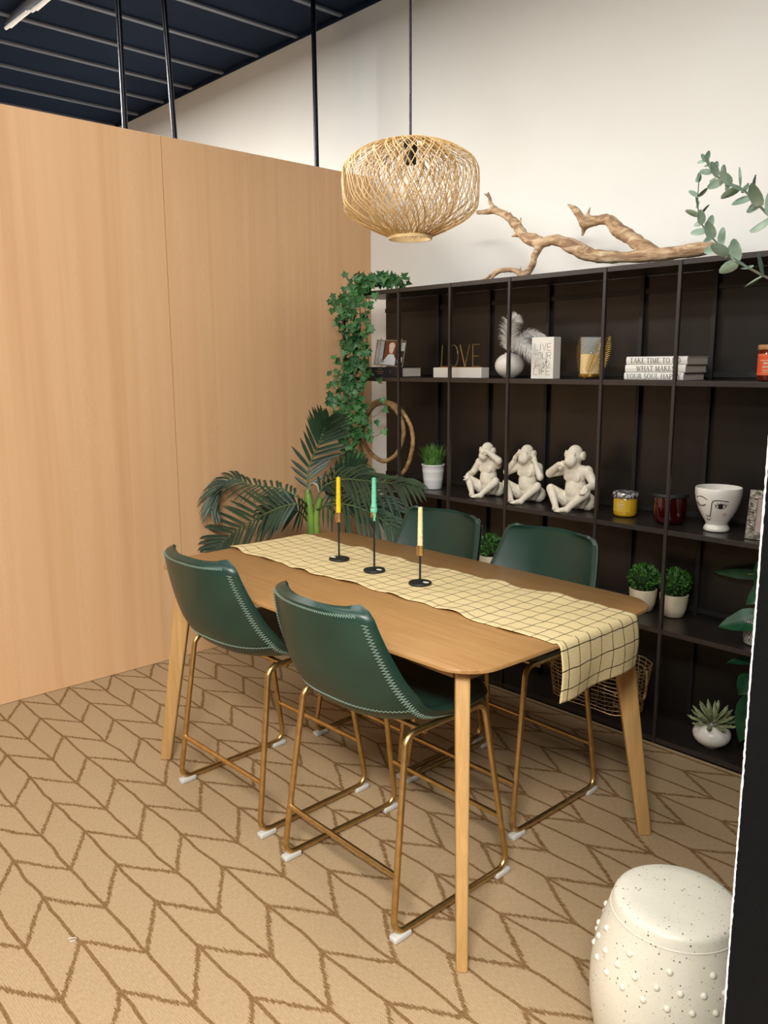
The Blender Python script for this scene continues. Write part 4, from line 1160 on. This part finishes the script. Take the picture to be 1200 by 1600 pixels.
# ------------------------------------------------------------------ driftwood on the top board
bm = bmesh.new(); DY = 3.50
def limb(pts, rad, n=28, wob=.1, seed=0):
    R = random.Random(seed); sp = spline(pts, n); q = []
    for i in range(n):
        f = i/(n-1)*(len(rad)-1); k = min(int(f), len(rad)-2); q.append((rad[k]+(rad[k+1]-rad[k])*(f-k))*(1+R.uniform(-wob, wob)))
    for a, b, ra, rb in zip(sp, sp[1:], q, q[1:]): add_cap(bm, a, b, ra, rb, 8)
K = DY/3.55
def D(x, z, dy=0): return V(x*(DY+dy)/3.55, DY+dy, 1.76+(z-1.76)*(DY+dy)/3.55)
limb([D(-1.762, 2.246), D(-1.98, 2.240, .01), D(-2.20, 2.248, .01), D(-2.373, 2.276), D(-2.50, 2.338, -.02), D(-2.58, 2.368, -.03), D(-2.66, 2.362, -.03), D(-2.74, 2.385, -.02), D(-2.79, 2.43, 0), D(-2.84, 2.485, .02), D(-2.90, 2.53, .03), D(-2.97, 2.558, .04), D(-3.04, 2.562, .05), D(-3.09, 2.567, .05)],
     [.030, .031, .028, .034, .033, .026, .028, .027, .026, .025, .019, .017, .014, .012], 60, .10, 1)
limb([D(-2.96, 2.56, .04), D(-3.0, 2.60, .04), D(-3.01, 2.635, .04), D(-3.045, 2.655, .03)], [.016, .011, .010, .005], 12, .12, 2)
limb([D(-3.012, 2.64, .04), D(-3.02, 2.665, .04)], [.008, .004], 4)
limb([D(-2.02, 2.250, .01), D(-2.09, 2.29, .03), D(-2.17, 2.345, .05), D(-2.215, 2.37, .05), D(-2.27, 2.425, .05), D(-2.34, 2.43, .04), D(-2.40, 2.43, .03)], [.030, .036, .033, .035, .026, .024, .030], 32, .1, 3)
limb([D(-2.40, 2.42, .03), D(-2.43, 2.46, .02), D(-2.465, 2.50, .02), D(-2.505, 2.527, .02)], [.026, .021, .016, .005], 12, .08, 4)
limb([D(-2.40, 2.44, .03), D(-2.375, 2.497, .03)], [.014, .004], 6); limb([D(-2.40, 2.42, .03), D(-2.415, 2.372, .03)], [.018, .007], 6)
limb([D(-2.66, 2.355, -.03), D(-2.70, 2.30, -.04), D(-2.71, 2.26, -.05), D(-2.745, 2.222, -.05), D(-2.79, 2.212, -.04)], [.020, .017, .016, .020, .014], 20, .1, 5)
limb([D(-2.77, 2.214, -.05), D(-2.84, 2.243, -.03), D(-2.92, 2.247, -.02), D(-2.965, 2.24, -.01), D(-3.01, 2.218, 0), D(-3.07, 2.205, 0)], [.016, .014, .013, .012, .009, .005], 22, .12, 6)
limb([D(-2.93, 2.246, -.02), D(-2.975, 2.222, -.03), D(-2.99, 2.206, -.04)], [.011, .010, .008], 8)
limb([D(-2.80, 2.44, 0), D(-2.795, 2.50, .0)], [.011, .005], 6); limb([D(-2.86, 2.505, .02), D(-2.865, 2.535, .02)], [.012, .006], 5); limb([D(-2.81, 2.42, -.01), D(-2.852, 2.415, -.02)], [.014, .005], 5); limb([D(-2.79, 2.215, -.04), D(-2.785, 2.262, -.04)], [.008, .003], 5); limb([D(-2.70, 2.30, -.04), D(-2.727, 2.300, -.04)], [.007, .003], 4)
limb([D(-2.79, 2.41, -.02), D(-2.72, 2.40, -.03), D(-2.66, 2.385, -.03)], [.016, .019, .010], 10, .1, 8); limb([D(-2.57, 2.375, -.03), D(-2.48, 2.35, -.02), D(-2.36, 2.30, .0)], [.010, .018, .010], 12, .1, 9)
dw = bake_remesh('driftwood', bm, MT['drift'], .0055, 2)
dw.location.z = .004
tag(dw, 'long gnarled driftwood branch lying on top of the black shelving unit', 'driftwood')

# ------------------------------------------------------------------ ivy
t = thing('ivy_garland', 'green ivy garland trailing down the left corner of the black shelving unit', 'plant', (-3.85, 3.33, 2.2))
O = V(-3.85, 3.33, 2.2); bm = bmesh.new(); vb = bmesh.new()
def ivy_leaf(c, d, n, s):
    d = d.normalized(); sd = d.cross(n).normalized(); n = sd.cross(d)
    out = [(-.10, 0), (-.22, .34), (.10, .30), (.22, .56), (.42, .26), (1.0, 0), (.42, -.26), (.22, -.56), (.10, -.30), (-.22, -.34)]
    ctr = bm.verts.new(c+d*.15*s-n*.05*s)
    vs = [bm.verts.new(c+d*a*s*.62+sd*b*s*.72+n*(abs(b)*.25*s-.12*s*a*a)) for a, b in out]
    for i in range(len(vs)): bm.faces.new((ctr, vs[i], vs[(i+1) % len(vs)]))
view = V(3.8, -3.3, .2).normalized()
strands = [
  [(-3.60, 3.47, 2.215), (-3.72, 3.42, 2.235), (-3.84, 3.355, 2.215), (-3.88, 3.335, 2.05), (-3.86, 3.33, 1.85), (-3.90, 3.33, 1.65), (-3.92, 3.33, 1.45), (-3.90, 3.33, 1.25), (-3.93, 3.33, 1.06)],
  [(-3.68, 3.45, 2.225), (-3.76, 3.38, 2.24), (-3.78, 3.34, 2.12), (-3.76, 3.33, 1.92), (-3.75, 3.33, 1.75), (-3.80, 3.33, 1.60), (-3.84, 3.325, 1.42), (-3.80, 3.325, 1.22), (-3.77, 3.325, 1.05)],
  [(-3.75, 3.43, 2.23), (-3.90, 3.37, 2.24), (-3.96, 3.335, 2.10), (-3.93, 3.33, 1.93), (-3.98, 3.33, 1.72), (-4.02, 3.33, 1.58), (-3.99, 3.33, 1.40), (-3.96, 3.33, 1.28)],
  [(-3.80, 3.40, 2.24), (-3.83, 3.345, 2.18), (-3.82, 3.33, 1.98), (-3.84, 3.33, 1.80), (-3.87, 3.33, 1.62), (-3.78, 3.33, 1.46), (-3.74, 3.33, 1.32)],
]
NL = (165, 140, 100, 120)
for st, nl in zip(strands, NL):
    sp = [p-O for p in spline(st, 60)]; add_tube(vb, sp, .0028, 5)
    for i in range(nl):
        f = (i+rnd.random())/nl; k = min(58, int(f*59)); p = sp[k]+V(rnd.gauss(0, .036), rnd.uniform(-.06, .0), rnd.gauss(0, .02))
        if f < .15: p = sp[k]+V(rnd.gauss(0, .03), rnd.uniform(-.05, .05), rnd.uniform(.0, .05))
        d = V(rnd.uniform(-1, 1), rnd.uniform(-.6, .2), rnd.uniform(-1.5, .5)); n = (view+V(rnd.uniform(-.7, .7), rnd.uniform(-.7, .7), rnd.uniform(-.2, .9))).normalized()
        ivy_leaf(p, d, n, rnd.uniform(.058, .086))
        if i % 2: add_tube(vb, [sp[k], p], .0013, 4)
for p, d in (((-4.075, 3.31, 2.15), (-.6, 0, -.6)), ((-4.06, 3.31, 2.10), (-.3, 0, -1)), ((-4.045, 3.31, 2.17), (-.5, 0, .6)), ((-4.02, 3.30, 2.13), (0, 0, -1)), ((-3.56, 3.44, 2.262), (.8, 0, .4)), ((-3.60, 3.43, 2.24), (.5, 0, -.4)), ((-3.93, 3.31, 2.285), (-.4, 0, 1)), ((-3.63, 3.33, 1.56), (.5, 0, -1)), ((-3.61, 3.33, 1.50), (.8, 0, -.5)), ((-3.62, 3.33, 1.37), (.6, 0, -.6)), ((-3.66, 3.33, 1.66), (.6, 0, .5)), ((-4.10, 3.31, 1.62), (-.8, 0, .3)), ((-4.09, 3.31, 1.70), (-.8, 0, .5))):
    p = Vector(p)-O; ivy_leaf(p, Vector(d), view, .07)
    k = min(range(60), key=lambda i: (sp[i]-p).length); add_tube(vb, spline([sp[k], (sp[k]+p)/2+V(0, 0, -.02), p], 8), .0013, 4)
obj('leaves', bm, MT['ivy'], t); obj('vine', vb, MT['vine'], t)

# ------------------------------------------------------------------ palm
PX, PY = -3.85, 2.95
t = thing('potted_palm', 'large dark green palm standing in the corner behind the left end of the table', 'plant', (PX, PY, 0.004))
O = V(PX, PY, .004)
obj('pot', lathe([(.13, 0), (.14, .006), (.165, .29), (.17, .30), (.160, .30), (.155, .27)], 32), MT['matte_black'], t)
obj('soil', lathe([(.154, .265), (.05, .275)], 24), MT['soil'], t)
bm = bmesh.new()
add_tube(bm, spline([(.05, 0, .26), (.03, 0, .6), (.0, -.01, .88), (-.03, 0, 1.02)], 20), [.034+.006*math.exp(-((i-14)/3)**2)-.0008*i for i in range(20)], 14)
add_tube(bm, spline([(.06, .02, .26), (.07, .0, .6), (.05, .0, .85), (.07, .02, .98)], 14), [.026-.0008*i for i in range(14)], 10)
obj('trunk', bm, MT['palm_stem'], t)
XMIN = X_LEFT+.012-PX
def frond(pts, n, L, nrm, sweep, droop, w=.0105, seed=0, f0=.12, ratio=(1, 1)):
    R = random.Random(seed); sp = [Vector(p)-O for p in pts]; sp = spline(sp, 80)
    b1 = bmesh.new()
    add_tube(b1, sp[::3]+[sp[-1]], [.0065*(1-.75*i/27) for i in range(len(sp[::3])+1)], 7)
    fr = obj('frond', b1, MT['palm_stalk'], t); b2 = bmesh.new()
    T, _ = frames(sp); nrm = Vector(nrm)
    for i in range(n):
        f = f0+(1-f0)*i/(n-1); k = min(79, int(f*79)); tt = T[k]
        nn = (nrm-tt*nrm.dot(tt)).normalized(); sd = tt.cross(nn)
        env = math.sin(PI*(.16+.72*((f-f0)/(1-f0))))**.8*.97+.05
        for q, sg in enumerate((-1, 1)):
            ln = L*env*R.uniform(.9, 1.08)*ratio[q]; swp = sweep+.55*(f-.3)+R.uniform(-.08, .08)
            d = (sd*sg*math.cos(swp)+tt*math.sin(swp)+nn*.18).normalized(); wv = d.cross(nn).normalized()
            pr = None
            for s in range(6):
                g = s/5; c = sp[k]+d*ln*g+V(0, 0, -droop*ln*g*g); ww = w*(.35+.65*math.sin(PI*min(1, .12+.75*g)))*(1-g**5)+.0003
                qd = [b2.verts.new((max(v_.x, XMIN), v_.y, v_.z)) for v_ in (c-wv*ww+nn*ww*.35, c, c+wv*ww+nn*ww*.35)]
                if pr:
                    b2.faces.new((pr[0], qd[0], qd[1], pr[1])); b2.faces.new((pr[1], qd[1], qd[2], pr[2]))
                pr = qd
    obj('leaflets', b2, MT['palm'], fr)
cam = V(3.9, -2.9, .3).normalized()
frond([(-3.88, 2.95, .98), (-3.93, 3.00, 1.14), (-3.89, 3.05, 1.29), (-3.85, 3.06, 1.38), (-3.81, 3.06, 1.44)], 17, .27, cam, .72, .02, .0115, 1, .10, (.72, .85))
frond([(-3.86, 2.94, .92), (-3.78, 2.80, 1.01), (-3.92, 2.76, 1.05), (-4.12, 2.72, 1.05), (-4.25, 2.66, 1.08), (-4.29, 2.58, 1.02), (-4.28, 2.53, .91)], 24, .17, V(.55, -.45, .75), .7, .45, .009, 2, .20)
frond([(-3.86, 2.93, .88), (-3.66, 2.72, .99), (-3.76, 2.66, .965), (-3.98, 2.63, .87), (-4.18, 2.60, .76), (-4.28, 2.55, .66)], 19, .26, V(.70, -.70, .35), .62, .06, .0115, 3, .26)
frond([(-3.83, 2.95, .94), (-3.78, 3.0, 1.05), (-3.62, 3.02, 1.105), (-3.45, 3.02, 1.115), (-3.20, 3.02, 1.125), (-3.02, 3.0, 1.135)], 21, .29, V(.2, -.85, .55), .95, .42, .0105, 4, .14)
frond([(-3.83, 2.95, .90), (-3.62, 2.93, .97), (-3.40, 2.93, .98), (-3.18, 2.93, .93), (-3.05, 2.93, .86)], 17, .26, V(.3, -.7, .65), .85, .45, .0105, 5, .15)
frond([(-3.84, 2.97, .90), (-3.70, 3.06, .98), (-3.52, 3.12, 1.00), (-3.35, 3.16, .94)], 15, .26, V(.3, -.7, .7), .8, .4, .0105, 6, .15)
frond([(-3.85, 2.92, .84), (-3.80, 2.82, .92), (-3.86, 2.74, .93), (-3.96, 2.70, .87)], 15, .20, V(.6, -.6, .6), .6, .3, .012, 7, .2)
frond([(-3.83, 2.97, .92), (-3.78, 3.08, 1.04), (-3.72, 3.14, 1.12), (-3.64, 3.18, 1.16)], 13, .18, cam, .6, .1, .010, 8, .2)
bm = bmesh.new(); add_tube(bm, spline([(-.02, -.01, .98), (.03, -.02, 1.06), (.085, -.02, 1.065), (.11, -.02, 1.02)], 16), [.003, .004, .005, .006, .007, .008, .009, .010, .010, .010, .009, .008, .007, .006, .004, .002], 6, flat=.4)
o = obj('bract', bm, MT['cream_pot'], t); o['label'] = 'pale curled bract'

# ------------------------------------------------------------------ eucalyptus at the right
t = thing('eucalyptus_plant', 'tall eucalyptus with round grey green leaves leaning in from behind the dark partition', 'plant', (-.66, 2.42, 0.004))
O = V(-.66, 2.42, .004)
obj('pot', lathe([(.10, 0), (.115, .006), (.14, .30), (.135, .31), (.125, .27)], 32), MT['cream_pot'], t)
bm = bmesh.new(); lf = bmesh.new()
def eleaf(c, d, n, s):
    d = d.normalized(); sd = d.cross(n).normalized(); n = sd.cross(d); out = []
    ctr = lf.verts.new(c+d*s*.5-n*s*.04)
    for k in range(12):
        a = 2*PI*k/12; out.append(lf.verts.new(c+d*s*(.5-.5*math.cos(a))+sd*s*.25*math.sin(a)*(1+.15*math.cos(a))+n*s*.06*abs(math.sin(a))))
    for i in range(12): lf.faces.new((ctr, out[i], out[(i+1) % 12]))
A = [(-.70, 2.38, 1.5), (-.78, 2.28, 1.9), (-.891, 2.2, 2.077), (-.943, 2.2, 2.13), (-.978, 2.2, 2.166), (-1.004, 2.2, 2.193), (-1.027, 2.2, 2.209), (-1.061, 2.2, 2.229), (-1.085, 2.2, 2.245), (-1.105, 2.2, 2.269), (-1.117, 2.2, 2.287)]
B = [(-.68, 2.40, 1.3), (-.72, 2.30, 1.7), (-.831, 2.2, 1.895), (-.906, 2.2, 1.957), (-.953, 2.2, 1.985), (-.991, 2.2, 2.007), (-1.026, 2.2, 2.028), (-1.054, 2.2, 2.055), (-1.082, 2.2, 2.084), (-1.105, 2.2, 2.11), (-1.121, 2.2, 2.133), (-1.130, 2.2, 2.162), (-1.134, 2.2, 2.193), (-1.134, 2.2, 2.237)]
Cb = [(-.66, 2.42, 1.2), (-.62, 2.46, 1.7), (-.60, 2.50, 2.05), (-.62, 2.5, 2.3)]
toC = V(1.0, -2.2, -.3).normalized()
for st, n0, seed in ((A, 11, 5), (B, 14, 9), (Cb, 8, 3)):
    R = random.Random(seed); root = [V(0, 0, .27)+V(R.uniform(-.03, .03), R.uniform(-.03, .03), 0)]
    sp = spline(root+[Vector(p)-O for p in st], 120); add_tube(bm, sp, [.0045-.0032*i/119 for i in range(120)], 7)
    T, _ = frames(sp); m = len(st)
    start = .42 if st is not Cb else .5
    nn = 12 if st is B else (11 if st is A else 8)
    for i in range(nn):
        f = .34+.66*((i/(nn-1))**.95) if st is not Cb else .5+.5*i/(nn-1)
        k = min(119, int(f*119)); tt = T[k]; size = (.070-.040*(f-.34)/.66)*R.uniform(.9, 1.1)
        roll = (i % 2)*PI/2+R.uniform(-.5, .5)
        s0 = tt.cross(toC).normalized(); u0 = s0.cross(tt)
        for sg in (-1, 1):
            sd = s0*math.cos(roll)*sg+u0*math.sin(roll)*sg
            d = (sd*.85+tt*.65).normalized(); nrm = (toC*.35+tt*.5+V(R.uniform(-.9, .9), R.uniform(-.9, .9), R.uniform(-.7, .7))).normalized()
            eleaf(sp[k], d, nrm, size)
    eleaf(sp[-1], T[-1], toC+V(.5, 0, .3), .026)
obj('stems', bm, MT['euca_stem'], t); obj('leaves', lf, MT['euca'], t)
obj('soil', lathe([(.126, .268), (.03, .275)], 24), MT['soil'], t)

# ------------------------------------------------------------------ garden stool
t = thing('garden_stool', 'cream speckled ceramic drum stool with raised studs in the lower right corner', 'stool', (-.836, 1.722, .004))
prof = [(.135, 0), (.142, .004)]+[(.142+.053*math.sin(PI*k/24)**.9, .006+.47*k/24) for k in range(1, 24)]+[(.147, .473), (.142, .481), (.132, .486), (.10, .488), (.05, .489), (.004, .489)]
def srad(z): return .142+.053*math.sin(PI*(z-.006)/.47)**.9
bm = lathe(prof, 72)
for z in (.452, .05): add_tube(bm, [((srad(z)-.001)*math.cos(2*PI*k/72), (srad(z)-.001)*math.sin(2*PI*k/72), z) for k in range(72)], .0026, 6, closed=True)
for ring, (z, ph) in enumerate(((.408, 0), (.368, .5), (.330, 0), (.11, .5), (.075, 0))):
    for k in range(22):
        if ring == 0 and k % 2: continue
        a = 2*PI*(k+ph)/22; r = srad(z)-.002; add_ball(bm, (r*math.cos(a), r*math.sin(a), z), .0085, 2)
obj('body', bm, MT['stool'], t)

# little curl of thread on the rug
bm = bmesh.new(); add_tube(bm, spline([(-2.345, .812, .0062), (-2.332, .832, .0075), (-2.322, .824, .0065), (-2.328, .812, .0062)], 14), .0014, 5)
tag(obj('thread_scrap', bm, MT['white_plastic']), 'tiny curl of white thread lying on the rug at lower left', 'scrap')

# ------------------------------------------------------------------ light
def area(name, loc, sx, sy, e, col=(1, .90, .76), target=None):
    l = bpy.data.lights.new(name, 'AREA'); l.shape = 'RECTANGLE'; l.size = sx; l.size_y = sy; l.energy = e; l.color = col
    o = bpy.data.objects.new(name, l); COL.objects.link(o); o.location = loc
    if target: o.rotation_euler = (Vector(target)-Vector(loc)).to_track_quat('-Z', 'Y').to_euler()
    return o
WARM = (1, .972, .915)
area('store_and_fill_light', (-2.4, -.9, 3.95), 2.6, .4, 40, WARM)
area('store_and_fill_light', (-2.5, 1.7, 3.95), 2.2, .4, 34, WARM)  # added fill that brightens the upper back wall, no known fixture here
area('store_and_fill_light', (1.2, -1.5, 3.95), 2.6, 1.0, 600, WARM)
area('store_and_fill_light', (-1.6, -4.4, 3.95), 4.0, .6, 75, WARM, target=(-2.6, 3.9, 2.2))
area('store_and_fill_light', (-6.6, .4, 3.95), 2.4, .4, 600, WARM)
w = bpy.data.worlds.new('World'); S.world = w; w.use_nodes = True
bg = w.node_tree.nodes['Background']; bg.inputs[0].default_value = (1, .95, .88, 1); bg.inputs[1].default_value = .07

# ------------------------------------------------------------------ camera
yaw, pitch, roll, fpx = .8267959320042481, .17823738478535806, -.005469856757884284, 1280.6569915181149
fw = V(-math.sin(yaw)*math.cos(pitch), math.cos(yaw)*math.cos(pitch), -math.sin(pitch)); rt = V(math.cos(yaw), math.sin(yaw), 0); up = rt.cross(fw)
c_, s_ = math.cos(roll), math.sin(roll); r2 = rt*c_+up*s_; u2 = up*c_-rt*s_
cd = bpy.data.cameras.new('Camera'); co = bpy.data.objects.new('Camera', cd); COL.objects.link(co)
co.matrix_world = Matrix(((r2.x, u2.x, -fw.x, 0), (r2.y, u2.y, -fw.y, 0), (r2.z, u2.z, -fw.z, 1.76), (0, 0, 0, 1)))
cd.sensor_fit = 'VERTICAL'; cd.sensor_height = 36; cd.lens = fpx/1600*36; cd.clip_start = .02
S.camera = co
S.view_settings.view_transform = 'Standard'; S.view_settings.look = 'None'; S.view_settings.exposure = .27; S.view_settings.gamma = 1; S.view_settings.use_curve_mapping = False
